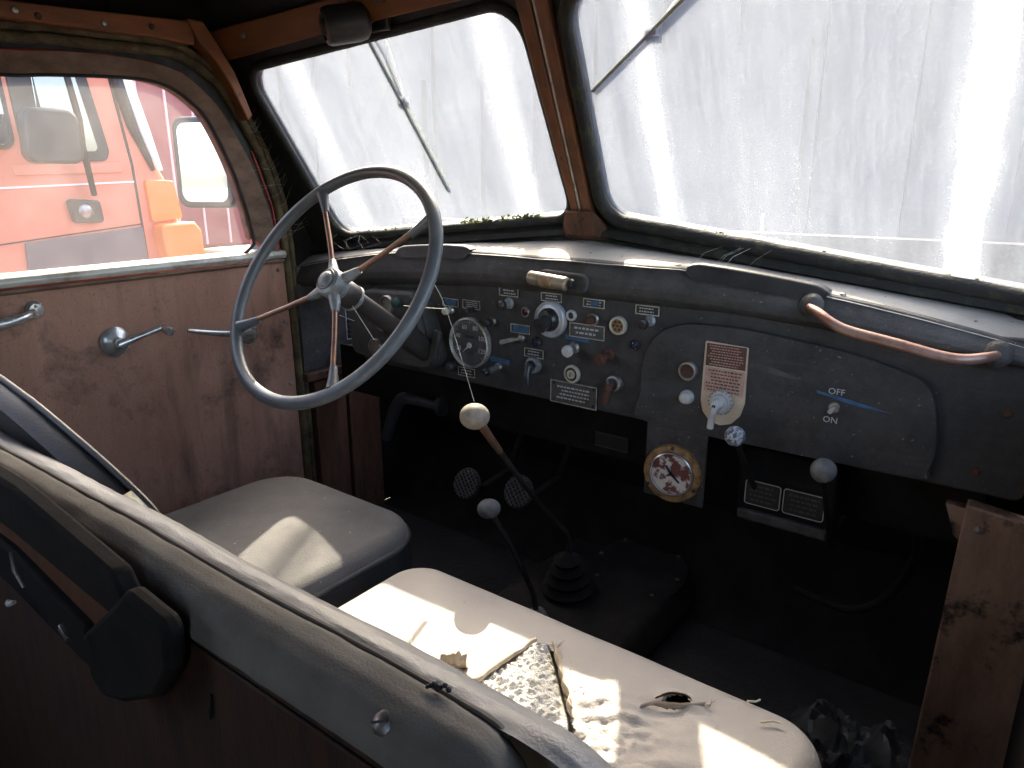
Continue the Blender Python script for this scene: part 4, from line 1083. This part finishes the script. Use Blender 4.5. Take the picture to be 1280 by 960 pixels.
# ------------------------------------------------------------------ seats
def cushion(xc, yc, a, b, r, ztop, re, skirt, nu, nv, dz=None, hole=None, flare=0.0):
    """padded cushion: rounded plan, rolled edge, skirt; returns (mesh, edge loop)"""
    def spread(t):
        t = 2 * t - 1
        return .55 * t + .45 * sin(pi / 2 * t)
    def wid(y):
        o_ = abs(y) - (b - r)
        return a if o_ <= 0 else a - (r - sqrt(max(0, r * r - o_ * o_)))
    def sd(x, y):
        qx, qy = abs(x) - (a - r), abs(y) - (b - r)
        return r - math.hypot(max(qx, 0), max(qy, 0)) - min(max(qx, qy), 0) if max(qx, qy) > 0 else r - max(qx, qy)
    P = []
    for j in range(nv + 1):
        y = b * spread(j / nv)
        w = wid(y)
        for i in range(nu + 1):
            x = w * spread(i / nu)
            d = sd(x, y)
            z = ztop - (re - sqrt(max(0, re * re - max(0, re - d) ** 2)) if d < re else 0)
            if dz: z += dz(xc + x, yc + y) * min(1, max(0, d) / re)
            P.append(Vector((xc + x, yc + y, z)))
    m = MB(); fs = []
    for j in range(nv):
        for i in range(nu):
            q = (j * (nu + 1) + i, j * (nu + 1) + i + 1, (j + 1) * (nu + 1) + i + 1, (j + 1) * (nu + 1) + i)
            c = sum((P[k] for k in q), Vector()) / 4
            if hole and hole(c.x, c.y): continue
            fs.append(q)
    loop = [i for i in range(nu + 1)] + [(j + 1) * (nu + 1) - 1 for j in range(1, nu * 0 + nv)] + [nv * (nu + 1) + i for i in range(nu, -1, -1)] + [j * (nu + 1) for j in range(nv - 1, 0, -1)]
    base = len(P)
    edge = [P[i].copy() for i in loop]
    lv = 5; n = len(loop)
    c0 = Vector((xc, yc, 0))
    for k in range(1, lv + 1):
        t = k / lv
        for p in edge:
            dxy = Vector((p.x - xc, p.y - yc, 0)).normalized()
            P.append(p + dxy * (.006 * sin(pi * t) + flare * t) - Z * skirt * t)
    for k in range(lv):
        for i in range(n):
            j = (i + 1) % n
            q0 = loop[i] if k == 0 else base + (k - 1) * n + i; q1 = loop[j] if k == 0 else base + (k - 1) * n + j
            fs.append((q0, q1, base + k * n + j, base + k * n + i))
    fs.append(tuple(base + (lv - 1) * n + i for i in range(n)))
    nt_ = sum(1 for f in fs if max(f) < base)
    m.add(P, fs)
    m.mi = [0] * nt_ + [1] * (len(fs) - nt_)
    return m, edge
def in_poly(x, y, poly):
    c = False; n = len(poly)
    for i in range(n):
        (ax, ay), (bx, by) = poly[i], poly[i - 1]
        if (ay > y) != (by > y) and x < (bx - ax) * (y - ay) / (by - ay) + ax: c = not c
    return c

ds = thing('driver_seat', (-.278, .60, 1.20), 'charcoal driver\'s seat with dusty cushion and dark arched backrest', 'seat')
def dzd(x, y): return .016 * (1 - ((x + .278) / .207) ** 2) * (1 - ((y - .63) / .215) ** 2) + .0025 * nz(x * 9, y * 9)
m, e = cushion(-.278, .630, .207, .215, .095, 1.412, .022, .12, 60, 60, dzd)
m.build('cushion', ['seat_grey', 'vinyl_dark'], ds, smooth=60)
MB().tube([p - Z * .004 for p in e], .0058, 8, closed=True).build('piping', 'piping', ds, smooth=70)
m, e2 = cushion(-.278, .630, .200, .208, .09, 1.312, .01, .13, 20, 20)
m.build('base_skirt', 'vinyl_dark', ds, smooth=60)
# arched backrest, its inboard edge falling to the cushion
top = [(.004, 1.44), (.008, 1.56), (-.004, 1.612), (-.03, 1.640), (-.111, 1.669), (-.208, 1.696), (-.317, 1.722), (-.446, 1.742), (-.55, 1.745), (-.61, 1.72), (-.63, 1.66), (-.635, 1.44)]
tp = [(q.x, q.z) for q in smooth_line([(a, 0, b) for a, b in top], 5)]
m = MB(); n = len(tp); cx, cz = -.31, 1.55
layers = [(.338, .93), (.345, .972), (.356, .993), (.366, 1.0), (.3715, .985), (.3755, .955), (.378, .90)]
vs = []
for y, s_ in layers: vs += [Vector((cx + (a - cx) * s_, y - .12 * (b - 1.5), cz + (b - cz) * s_)) for a, b in tp]
fs = []
for k in range(len(layers) - 1):
    for i in range(n - 1): fs.append((k * n + i, k * n + i + 1, (k + 1) * n + i + 1, (k + 1) * n + i))
    fs.append((k * n, (k + 1) * n, (k + 1) * n + n - 1, k * n + n - 1))
fs += [tuple(range(n)), tuple(range((len(layers) - 1) * n, len(layers) * n))]
m.add(vs, fs); br = m.build('backrest', 'vinyl_dark', ds, smooth=50)
pt = [Vector((a + (.003 if a > cx else -.003), .366 - .12 * (b - 1.5), b + .003)) for a, b in tp]
MB().tube(pt, .0042, 8).build('backrest_piping', 'piping', br, smooth=70)
m = MB()
k0 = 4; q = []
for i in range(8, 18):
    a, b = tp[i]; w = .013 * sin(pi * (i - 8) / 9) * (1 + .5 * nz(i * 2.1, .3))
    q.append((Vector((a + .004, .362 - .12 * (b - 1.5), b + .004)), Vector((a + .006 + w, .350 - .12 * (b - 1.5), b + .002 + w * .7))))
m.add([p for r_ in q for p in r_], [(2 * i, 2 * i + 1, 2 * i + 3, 2 * i + 2) for i in range(len(q) - 1)])
m.build('torn_lining', 'torn_edge', br, solid=.0015)

pb = thing('passenger_bench', (.325, .52, 1.20), 'long beige passenger bench, its leatherette torn open over cream wadding', 'seat')
TEAR = [(.262, .515), (.281, .548), (.2915, .640), (.297, .657), (.310, .662), (.325, .653), (.355, .622), (.380, .594), (.402, .572), (.416, .552), (.426, .520), (.432, .485), (.415, .440), (.36, .420), (.30, .430), (.27, .47)]
SLIT = [(.466, .655), (.474, .667), (.486, .673), (.496, .675), (.499, .668), (.492, .660), (.482, .654), (.472, .650)]
def dzb(x, y):
    z = .012 * (1 - ((x - .322) / .33) ** 2) * (1 - ((y - .515) / .24) ** 2)
    z += .0018 * nz(x * 11, y * 11)
    # drawn wrinkles running off the tear
    w = max(0, 1 - ((x - .445) / .085) ** 2) * max(0, 1 - ((y - .545) / .115) ** 2)
    z += w * .0085 * (nz(x * 22 + y * 30, y * 75 - x * 52, 1.5)) + w * .0040 * nz(x * 70 + y * 60, y * 150 - x * 120, 4)
    w2 = max(0, 1 - ((x - .52) / .07) ** 2) * max(0, 1 - ((y - .61) / .09) ** 2)
    z += w2 * .0034 * nz(x * 42 - y * 30, y * 28, 7.5) - .006 * max(0, 1 - (((x - .478) / .035) ** 2 + ((y - .635) / .028) ** 2)) 
    z += .006 * max(0, 1 - (((x - .490) / .032) ** 2 + ((y - .674) / .016) ** 2))
    # edges of the tear curl up a little
    return z
m, e = cushion(.322, .515, .318, .222, .060, 1.418, .026, .13, 190, 150, dzb, lambda x, y: in_poly(x + .0035 * nz(x * 90, y * 90), y + .0035 * nz(x * 90, y * 90, 4), TEAR) or in_poly(x + .002 * nz(x * 150, y * 150), y, SLIT))
cv = m.build('cover', ['bench', 'bench'], pb, smooth=60)
MB().tube([p - Z * .006 for p in e], .0048, 8, closed=True).build('piping', 'piping', pb, smooth=70)
m, e2 = cushion(.322, .515, .308, .215, .055, 1.315, .01, .15, 20, 20); m.build('base_skirt', 'vinyl_dark', pb, smooth=60)
def stuff(a, b):
    # soft lumps of wadding
    x = .235 + .22 * a; y = .40 + .30 * b
    dd = min(((Vector((x, y)) - (Vector(TEAR[i - 1]) + (Vector(TEAR[i]) - Vector(TEAR[i - 1])) * min(1, max(0, (Vector((x, y)) - Vector(TEAR[i - 1])).dot(Vector(TEAR[i]) - Vector(TEAR[i - 1])) / (Vector(TEAR[i]) - Vector(TEAR[i - 1])).length_squared)))).length for i in range(len(TEAR))))
    if not in_poly(x, y, TEAR): dd = 0
    k = min(1, dd / .006)
    z = 1.427 + .004 * nz(x * 26, y * 26) + .007 * abs(nz(x * 62, y * 62, 3)) + .003 * nz(x * 130, y * 130, 5) + .0022 * nz(x * 260, y * 260, 9)
    e_ = max(abs(a - .5), abs(b - .5)) * 2
    return Vector((x, y, 1.406 + (z - 1.406) * k))
MB().grid(stuff, 200, 240).build('stuffing', 'stuffing', pb, smooth=180)
MB().grid(lambda a, b: Vector((.44 + .09 * a, .61 + .08 * b, 1.404 + .003 * nz(a * 8, b * 8))), 10, 10).build('slit_lining', 'hole', pb, smooth=180)
# rolled back strips of the cover along the tear
def curl(p0, p1, r0, r1, name, turns=1.25, seed=0.0, mat='flap', up_=.004, n=26):
    p0, p1 = Vector(p0), Vector(p1); t = (p1 - p0).normalized(); s_ = t.cross(Z).normalized()
    def f(a, b):
        r = (r0 + (r1 - r0) * a) * (1 + .28 * nz(a * 7, seed)); an = -pi / 2 + turns * pi * b + .5 * nz(a * 5, seed, 2); rr_ = r * (1 - .15 * b)
        c = p0 + (p1 - p0) * a + Z * (r * .9 + up_) + s_ * (.003 * nz(a * 6, seed + 4))
        return c + s_ * (rr_ * cos(an)) + Z * (rr_ * sin(an))
    return MB().grid(f, n, 14).build(name, mat, pb, smooth=60, solid=.0016)
curl((.282, .545, 1.424), (.2945, .655, 1.426), .0035, .0022, 'tear_fold', 1.1, 1.0)
curl((.330, .660, 1.423), (.414, .576, 1.419), .0125, .0155, 'tear_flap', .62, 2.0)
curl((.228, .552, 1.424), (.258, .566, 1.426), .011, .014, 'tear_flap', .8, 3.0)
curl((.250, .548, 1.426), (.281, .545, 1.424), .004, .003, 'tear_fold', 1.2, 5.0)
def scrap(poly, z0, name, mat, bend=.012):
    m = MB(); c = (sum(p[0] for p in poly) / len(poly), sum(p[1] for p in poly) / len(poly))
    vs = [Vector((x, y, z0 + bend * (.3 + abs(nz(x * 60, y * 60))))) for x, y in poly] + [Vector((c[0], c[1], z0 + bend * .2))]
    n = len(poly); m.add(vs, [(i, (i + 1) % n, n) for i in range(n)])
    return m.build(name, mat, pb, solid=.0014, smooth=80)
# ragged lip of the small slit
q = [(.455, .632), (.463, .645), (.474, .650), (.488, .657), (.499, .667), (.512, .681)]
m = MB(); vs = []
for i, (x, y) in enumerate(smooth_line([(a, b, 0) for a, b in q], 4) and [(p.x, p.y) for p in smooth_line([(a, b, 0) for a, b in q], 4)]):
    h = .0022 * sin(pi * i / 20) + .0016 * abs(nz(i * 1.7, 4)); vs += [Vector((x, y - .003, 1.424)), Vector((x + .002 * nz(i, 2), y + .001, 1.427 + h))]
m.add(vs, [(2 * i, 2 * i + 1, 2 * i + 3, 2 * i + 2) for i in range(len(vs) // 2 - 1)]); m.build('slit_lip', 'flap', pb, solid=.0015)
q = [(.464, .654), (.472, .667), (.484, .6745), (.494, .677), (.501, .672)]
m = MB(); vs = []
for i, p in enumerate(smooth_line([(a, b, 0) for a, b in q], 4)):
    h = .0055 * sin(pi * i / 16) + .0012 * nz(i * 1.3, 2); vs += [Vector((p.x, p.y + .004, 1.425)), Vector((p.x - .001, p.y - .003 * sin(pi * i / 16), 1.426 + h))]
m.add(vs, [(2 * i, 2 * i + 1, 2 * i + 3, 2 * i + 2) for i in range(len(vs) // 2 - 1)]); m.build('slit_lip', 'rust', pb, solid=.0015)
# stray threads at the tips of the tears
r_ = random.Random(5); m = MB()
for (cx, cy, k, L) in ((.318, .664, 7, .014), (.352, .646, 4, .012), (.388, .612, 4, .014), (.512, .682, 4, .014)):
    for i in range(k):
        p = Vector((cx + r_.uniform(-.006, .006), cy + r_.uniform(-.005, .005), 1.424)); d = Vector((r_.uniform(-1, 1), r_.uniform(-1, 1), r_.uniform(.1, 1.0))).normalized() * L * r_.uniform(.4, 1)
        m.tube([p, p + d * .5 + Vector((r_.uniform(-.002, .002),) * 3), p + d], [.0006, .0005, .0003], 5)
m.build('loose_threads', 'flap', pb)['kind'] = 'stuff'
m = MB()
for q in ([(.572, .690), (.582, .700), (.590, .702)], [(.548, .715), (.556, .722), (.558, .730)]):
    m.tube([(x, y, 1.425 - max(0, y - .71) * .2) for x, y in q], .0012, 6)
m.build('cover_thread', 'torn_edge', pb)

# ------------------------------------------------------------------ partition behind the seats with padded top
sp_ = thing('seat_partition', (-.1, .26, 1.10), 'brown wooden partition with padded grey leather top behind the seats', 'partition')
def endk(x, x0, x1):
    t = min(1, max(0, (x - x0) / (x1 - x0))); return 1 - sqrt(max(0, 1 - t * t))
def bulge(a, b):
    x = -.745 + 1.365 * a
    cy, cz, r = .290, 1.648, .0356
    pr = [(.2815, 1.6825)]
    for i in range(15):
        an = radians(100 - i * 8); pr.append((cy + r * cos(an), cz + r * sin(an)))
    pr += [(.330, 1.60), (.334, 1.54), (.330, 1.46)]
    k = b * (len(pr) - 1); i = min(int(k), len(pr) - 2); f = k - i
    y, z = pr[i][0] * (1 - f) + pr[i + 1][0] * f, pr[i][1] * (1 - f) + pr[i + 1][1] * f
    e_ = endk(x, .545, .62)
    z -= e_ * .05 * min(1, max(0, (z - 1.45) / .2)); y += (.295 - y) * e_ * .55
    z += .0035 * nz(x * 6, 1) * (1 if z > 1.6 else 0) + .0010 * nz(x * 40, b * 12)
    if b < .12: z -= .0020 * abs(nz(x * 55, 3.3))
    return Vector((x, y, z))
m = MB().grid(bulge, 150, 40); m.build('padded_roll', 'vinyl_roll', sp_, smooth=70)
m = MB()
end = [bulge(1, j / 40) for j in range(41)]
m.add(end + [Vector((.61, .26, 1.46)), Vector((.61, .262, 1.60))], [tuple(range(43))]); m.build('roll_end', 'vinyl_roll', sp_, smooth=40)
def strip_(a, b):
    x = -.745 + 1.30 * a
    pr = [(.2830, 1.6825), (.2760, 1.6868), (.262, 1.6868), (.250, 1.680), (.2430, 1.670), (.2408, 1.662), (.2402, 1.656), (.2405, 1.651)]
    k = b * (len(pr) - 1); i = min(int(k), len(pr) - 2); f = k - i
    y, z = pr[i][0] * (1 - f) + pr[i + 1][0] * f, pr[i][1] * (1 - f) + pr[i + 1][1] * f
    e_ = endk(x, .515, .557)
    z -= e_ * .045
    z += .0030 * nz(x * 6, 1) + .0012 * nz(x * 30, b * 5) + .0016 * nz(x * 60, b * 3, 7) * max(0, b - .5)
    return Vector((x, y, z))
MB().grid(strip_, 150, 30).build('leather_strip', 'leather', sp_, smooth=70)
m = MB(); m.tube([Vector((-.745 + 1.28 * i / 120, .2838, 1.6838 + .0030 * nz((-.745 + 1.28 * i / 120) * 6, 1) - endk(-.745 + 1.28 * i / 120, .515, .557) * .045)) for i in range(121)], .0024, 6); m.build('seam_piping', 'leather', sp_)
m = MB().box((-.095, .258, 1.355), (1.30, .030, .61)); m.build('wood_panel', 'back_wood', sp_, bevel=.006)
MB().box((-.095, .2415, 1.602), (1.296, .004, .085)).build('edge_batten', 'back_wood', sp_, bevel=.002)
for x, mt in ((-.002, 'rust'), (.463, 'steel'), (-.42, 'rust')):
    ax = Vector((0, -.72, .70)); c = Vector((x, .2485, 1.6755))
    q = MB().lathe([(0, -.002), (.0085, -.002), (.0078, .0015), (.005, .0035), (0, .0042)], c, ax, 20).build('screw', mt, sp_)
    fu, fv, fw_ = frame_of(ax); MB().box(c + fw_ * .0040, (.0115, .0016, .0012), Matrix((fu, fv, fw_)).transposed() @ Matrix.Rotation(.5, 3, 'Z')).build('screw_slot', 'plate_black', q)
m = MB()
for i in range(7):
    p = Vector((.463 + .006 * i * .35 + .012, .2760 + .001 * i, 1.690 + .0014 * (i % 3))); m.ball(p, .0014 + .0010 * (i % 4) / 3, (0, 0, 1), 8)
m.build('torn_tuft', 'vinyl_dark', sp_)
MB().tube([(.275, .2385, 1.610), (.272, .2380, 1.596), (.269, .2378, 1.585)], [.0012, .002, .0012], 6).build('leather_cut', 'plate_black', sp_)

# dark holder screwed to the rear of the partition
ho = thing('wall_holder', (.05, .22, 1.55), 'dark holder of rails and a drop plate on the rear of the partition', 'holder')
MB().prism([(-.70, 1.722), (-.012, 1.716), (.178, 1.692), (.205, 1.655), (.166, 1.646), (-.041, 1.660), (-.70, 1.664)], (0, .2185, 0), X, Z, Y * .018).build('top_rail', 'dark', ho, bevel=.004)
MB().prism([(-.70, 1.640), (-.055, 1.637), (.106, 1.612), (.108, 1.566), (.082, 1.566), (-.08, 1.586), (-.70, 1.588)], (0, .2172, 0), X, Z, Y * .020).build('lower_rail', 'dark', ho, bevel=.004)
MB().prism(round_poly([(.160, 1.650), (.200, 1.684), (.262, 1.678), (.258, 1.635), (.228, 1.596), (.165, 1.560), (.120, 1.545), (.100, 1.556), (.096, 1.600)], .012, 4), (0, .2160, 0), X, Z, Y * .018).build('drop_plate', 'dark', ho, bevel=.006)
MB().prism([(-.70, 1.668), (-.04, 1.664), (.170, 1.645), (.108, 1.604), (-.055, 1.630), (-.70, 1.634)], (0, .226, 0), X, Z, Y * .010).build('wood_back', 'slot_wood', ho)
MB().tube([(-.006, .206, 1.700 - .045), (.004, .203, 1.640), (.008, .206, 1.622)], [.0018, .0026, .0016], 8).build('wire_clip', 'steel', ho)
MB().tube([(-.036, .203, 1.590), (-.028, .201, 1.592), (-.018, .203, 1.597)], [.0028, .0030, .0022], 8).build('pale_clip', 'white', ho)
MB().box((.100, .203, 1.612), (.016, .004, .007), Matrix.Rotation(.5, 3, 'Y')).build('metal_tab', 'steel', ho, bevel=.001)

# ------------------------------------------------------------------ wipers and motor
wm = thing('wiper_motor', (-.45, .985, 2.27), 'dark round wiper motor on the header above the driver\'s windscreen', 'motor')
ax = Vector((-.5, -.85, -.2)).normalized()
mc = Vector((-.347, .987, 2.273))
MB().lathe([(0, -.02), (.022, -.02), (.031, -.012), (.0335, 0), (.0335, .052), (.031, .060), (.024, .064), (.022, .060), (.015, .060), (.013, .066), (0, .067)], mc, ax, 32).build('housing', 'black', wm)
MB().lathe([(0, .060), (.012, .060), (.011, .069), (0, .070)], mc, ax, 20).build('end_cap', 'rust', wm)
MB().box(mc + Vector((.01, .028, .010)), (.085, .012, .05)).build('bracket', 'black', wm, bevel=.003)
MB().lathe([(0, -.05), (.006, -.05), (.007, -.02), (0, -.02)], mc, ax, 12).build('shaft', 'steel', wm)
def wiper(a, b, arm0, lab, clip):
    t = thing('wiper', wp(*a, .03), lab, 'wiper', 'windscreen wipers')
    A, B = wp(*a, .021), wp(*b, .021)
    A2, B2 = wp(*a, .031), wp(*b, .031)
    MB().tube([A.lerp(B, k / 8) for k in range(9)], .0026, 8).build('rubber_blade', 'mossblade', t)
    MB().tube([A2.lerp(B2, k / 8) for k in range(9)], .0030, 8).build('blade_holder', 'mossblade', t)
    mid = A2.lerp(B2, .42)
    MB().tube([wp(*arm0, .045), wp(*arm0, .045).lerp(mid, .5) + Vector((0, .02, .01)), mid + Vector((0, .006, 0))], [.004, .0032, .0026], 8).build('arm', 'steel', t)
    MB().box(mid, (.02, .012, .014)).build('clip', 'steel', t)
wiper((-.390, 2.262), (-.317, 1.965), (-.40, 2.32), 'mossy wiper hanging down the driver\'s windscreen', 0)
wiper((.057, 2.135), (.36, 2.30), (.36, 2.33), 'mossy wiper slanting across the top of the passenger windscreen', 0)
# ------------------------------------------------------------------ cobwebs
m = MB()
def strand(pts, r=.0004): m.tube(smooth_line(pts, 5), r, 5)
strand([(-.064, .86, 1.842), (-.040, .87, 1.79), (.012, .875, 1.642)])
strand([(-.138, .868, 1.788), (-.09, .868, 1.790), (-.040, .87, 1.7925)]); strand([(-.074, .862, 1.832), (-.055, .864, 1.838)])
strand([(-.291, .88, 1.779), (-.262, .88, 1.748), (-.229, .88, 1.713)], .0005)
strand([(-.31, .87, 1.752), (-.26, .862, 1.748)])
tag(m.build('cobweb', 'web'), 'fine cobweb strands from the steering wheel to the gear knob', 'cobweb')
m = MB(); r_ = random.Random(9)
for i in range(22):
    z = 1.86 + .30 * r_.random(); x0 = -.735; p = Vector((x0, wy(x0, z) - .01, z)); e_ = Vector((-.752, 1.02 + (2.12 - z) * .20 + r_.uniform(-.02, .03), z + r_.uniform(-.06, .02)))
    mid = p.lerp(e_, .5) + Vector((.012, -.004, -.012)); m.tube([p, mid, e_], .00013, 4)
tag(m.build('cobweb', 'web'), 'tangled cobweb in the black corner between door and windscreen', 'cobweb')
m = MB()
for i in range(6):
    x = -.66 + .12 * r_.random(); p = Vector((x, wy(x, 1.872) - .016, 1.868)); m.tube([p, p + Vector((r_.uniform(-.03, .05), -.02, -.012)), p + Vector((r_.uniform(-.03, .07), -.03, -.03))], .00016, 4)
tag(m.build('cobweb', 'web'), 'faint cobweb on the ledge behind the steering wheel', 'cobweb')
m = MB()
for i in range(6):
    x = .26 + .09 * r_.random(); p = Vector((x, 1.15, lipz(x) + .002)); m.tube([p, p + Vector((.01, .02, .018)), Vector((x + .03, wy(x + .03, 1.885) - .018, 1.888))], .00013, 4)
tag(m.build('cobweb', 'web'), 'wispy cobweb between the cowl shelf and the passenger windscreen rubber', 'cobweb')

# ------------------------------------------------------------------ outside: own bonnet and mirror
struct(MB().grid(lambda a, b: Vector((-.62 + 1.24 * a, 1.36 + 1.5 * b, 1.60 + .14 * sin(pi * a) - .10 * b)), 24, 10).build('bonnet', 'red_paint', smooth=60, solid=.01))
for s in (-1, 1):
    struct(MB().grid(lambda a, b, s=s: Vector((s * (.62 + .38 * a), 1.36 + 1.5 * b, 1.55 - .25 * a * a - .12 * b + .10 * sin(pi * b))), 8, 16).build('mudguard', 'red_paint', smooth=60, solid=.01))
mr = thing('door_mirror', (-1.40, 1.35, 2.05), 'tall black framed door mirror outside the driver\'s window', 'mirror')
mn = Vector((.40, -1, .0)).normalized(); mu = Vector((1, .40, 0)).normalized(); mcn = Vector((-1.515, 1.345, 2.045))
P_ = round_poly([(-.112, -.142), (.104, -.142), (.112, .142), (-.104, .142)], .035, 6)
MB().prism(P_, mcn, mu, Z, -mn * .05).build('housing', 'truck_black', mr, bevel=.008)
Pi_ = [(a * .80, b * .86) for a, b in P_]
MB().prism(Pi_, mcn + mn * .002, mu, Z, -mn * .004).build('mirror_glass', 'mirror', mr)
MB().tube([mcn - mn * .05, mcn - mn * .07 + Vector((.2, .0, -.05)), Vector((-.84, 1.16, 1.93))], .011, 10).build('arm', 'truck_black', mr)

# ------------------------------------------------------------------ orange truck alongside
tr = thing('orange_truck', (-3.6, 0, 0), 'orange truck parked alongside with black mirrors and grey lower door panel', 'truck')
XF = -2.6
side = [(-1.2, .75), (1.30, .75), (1.86, .80), (1.885, 1.40), (1.86, 1.62), (1.845, 1.80), (1.80, 2.00), (1.735, 2.12), (1.66, 2.36), (1.60, 2.62), (1.50, 2.88), (1.30, 3.0), (-1.0, 3.0), (-1.2, 2.9)]
m = MB(); m.prism(side, (XF, 0, 0), Y, Z, X * -2.2); m.build('cab_body', 'truck_orange', tr, bevel=.035, seg=3)
def sidepart(name, poly, mat, t=.012, r=.0, off=0.0, par=None, bev=.003):
    p = round_poly(poly, r, 5) if r else poly
    return MB().prism(p, (XF - .01, 0, 0), Y, Z, X * (t + .01 + off)).build(name, mat, par or tr, bevel=bev)
wf = sidepart('door_window', [(1.228, 2.062), (1.545, 2.066), (1.558, 2.11), (1.47, 2.62), (1.20, 2.62)], 'truck_black', .010, .035)
sidepart('pane', [(1.30, 2.098), (1.515, 2.104), (1.43, 2.58), (1.295, 2.58)], 'veh_glass', .014, .02, 0, wf)
wf2 = sidepart('side_window', [(.45, 2.105), (1.205, 2.105), (1.185, 2.62), (.45, 2.62)], 'truck_black', .010, .04)
sidepart('pane', [(.47, 2.120), (1.188, 2.120), (1.170, 2.60), (.47, 2.60)], 'veh_glass', .014, .03, 0, wf2)
sidepart('window_surround', [(1.18, 2.005), (1.60, 2.02), (1.615, 2.06), (1.18, 2.045)], 'truck_orange', .008, .01)
sidepart('door_gap', [(1.592, 2.45), (1.604, 2.45), (1.655, 2.05), (1.668, 1.60), (1.66, 1.60), (1.646, 2.05)], 'truck_black', .004, 0, 0, None, 0)
sidepart('body_crease', [(.3, 1.928), (1.655, 1.985), (1.655, 1.978), (.3, 1.920)], 'truck_white', .003, 0, 0, None, 0)
sidepart('body_crease', [(.3, 1.672), (1.66, 1.800), (1.66, 1.795), (.3, 1.667)], 'truck_black', .003, 0, 0, None, 0)
sidepart('lower_panel', [(1.165, 1.58), (1.175, 1.745), (1.655, 1.785), (1.665, 1.58)], 'truck_grey', .012, .006)
sidepart('corner_panel', [(1.69, 1.99), (1.822, 1.985), (1.845, 1.815), (1.70, 1.800)], 'bright_orange', .02, .012)
m = MB(); m.prism(round_poly([(1.705, 1.795), (1.865, 1.800), (1.895, 1.76), (1.895, 1.50), (1.72, 1.50)], .02, 4), (XF - .05, 0, 0), Y, Z, X * .14); m.build('indicator_lamp', 'bright_orange', tr, bevel=.012)
# sunlit rim of the raked front edge, painted in as a pale strip
MB().tube([(XF + .01, 1.60, 2.62), (XF + .015, 1.665, 2.40), (XF + .02, 1.715, 2.20), (XF + .02, 1.765, 2.03)], [.02, .026, .024, .012], 10).build('sunlit_edge', 'truck_white', tr)
MB().tube([(XF + .004, 1.572, 2.62), (XF + .006, 1.632, 2.41), (XF + .006, 1.672, 2.22), (XF + .006, 1.742, 2.03)], [.024, .030, .026, .010], 10).build('edge_seal', 'truck_black', tr)
mm = MB().prism(round_poly([(-.105, -.10), (.10, -.10), (.095, .095), (-.09, .10)], .04, 5), (XF + .20, 1.245, 2.150), Y, Z, X * .07).build('mirror_housing', 'truck_black', tr, bevel=.012)
MB().tube([(XF + .17, 1.335, 2.60), (XF + .19, 1.375, 2.22), (XF + .15, 1.39, 2.12), (XF + .05, 1.45, 1.93)], [.012, .013, .013, .012], 10).build('mirror_arm', 'truck_black', tr)
ft = MB().prism(round_poly([(1.365, 1.815), (1.485, 1.812), (1.478, 1.905), (1.352, 1.915)], .016, 4), (XF, 0, 0), Y, Z, X * .035).build('mirror_foot', 'truck_black', tr, bevel=.006)
MB().ball((XF + .034, 1.412, 1.862), .030, X, 16, .5).build('lens_cap', 'steel', ft)
for y in (1.15, -.8):
    w = MB().lathe([(.18, -.14), (.40, -.14), (.44, -.11), (.44, .11), (.40, .14), (.18, .14)], (XF - .20, y, .44), X, 36).build('wheel', 'tyre', tr)
    MB().lathe([(0, .03), (.19, .03), (.2, .12), (.18, .13), (0, .06)], (XF - .20, y, .44), X, 24).build('rim', 'truck_white', w)
MB().box((XF - 1.1, -.2, .72), (1.6, 3.2, .16)).build('chassis', 'truck_black', tr)

# red box truck beyond it
rb = thing('red_box_truck', (-6.2, 3.0, 0), 'dark red box body truck with pale ribs standing beyond the orange truck', 'truck')
MB().box((-6.2, 1.85, 2.45), (2.4, 4.3, 2.05)).build('box_body', 'red_box', rb, bevel=.03)
for i in range(19):
    MB().box((-4.995, -.15 + i * .22, 2.45), (.016, .018, 1.98)).build('rib', 'pale_rib', rb)
MB().box((-6.2, 1.85, 1.2), (2.1, 4.2, .3)).build('chassis', 'truck_black', rb)
for y in (.4, 3.2):
    w = MB().lathe([(.2, -.14), (.46, -.14), (.5, -.1), (.5, .1), (.46, .14), (.2, .14)], (-5.2, y, .5), X, 32).build('wheel', 'tyre', rb)
    MB().lathe([(0, .03), (.2, .03), (.21, .12), (0, .06)], (-5.2, y, .5), X, 20).build('rim', 'steel', w)
MB().box((-6.2, -1.2, 1.9), (2.3, 1.6, 2.3)).build('cab', 'red_box', rb, bevel=.15, seg=3)
MB().box((-6.2, -2.005, 2.4), (2.0, .03, .8)).build('front_window', 'veh_glass', rb, bevel=.01)

# hall dimly seen through the dusty windscreen
def hall(x0, y0, x1, y1, h, lab):
    t = thing('building', ((x0 + x1) / 2, (y0 + y1) / 2, 0), lab, 'building')
    MB().box(((x0 + x1) / 2, (y0 + y1) / 2, h / 2), (x1 - x0, y1 - y0, h)).build('wall', 'wall_blue', t)
    m = MB(); m.prism([(y0 - .4, h), (y1 + .4, h), ((y0 + y1) / 2, h + 3)], (x0 - .3, 0, .02), Y, Z, X * (x1 - x0 + .6)); m.build('roof', 'roof_tile', t)
    for i in range(26):
        x = x0 + (i + .5) * (x1 - x0) / 26
        MB().box((x, y0 - .05, h / 2), (.12, .12, h - .02)).build('cladding_rib', 'wall_blue', t)
    for x in (-11.2, -4.0, 3.2, 10.4):
        d = MB().box((x, y0 - .10, 1.9), (3.2, .14, 3.8)).build('sliding_door', 'wall_blue', t); MB().box((x + 1.2, y0 - .2, 1.3), (.06, .08, .4)).build('handle', 'steel', d)
hall(-16, 11, 15, 23, 5.4, 'tall blue grey hall ahead across the yard')
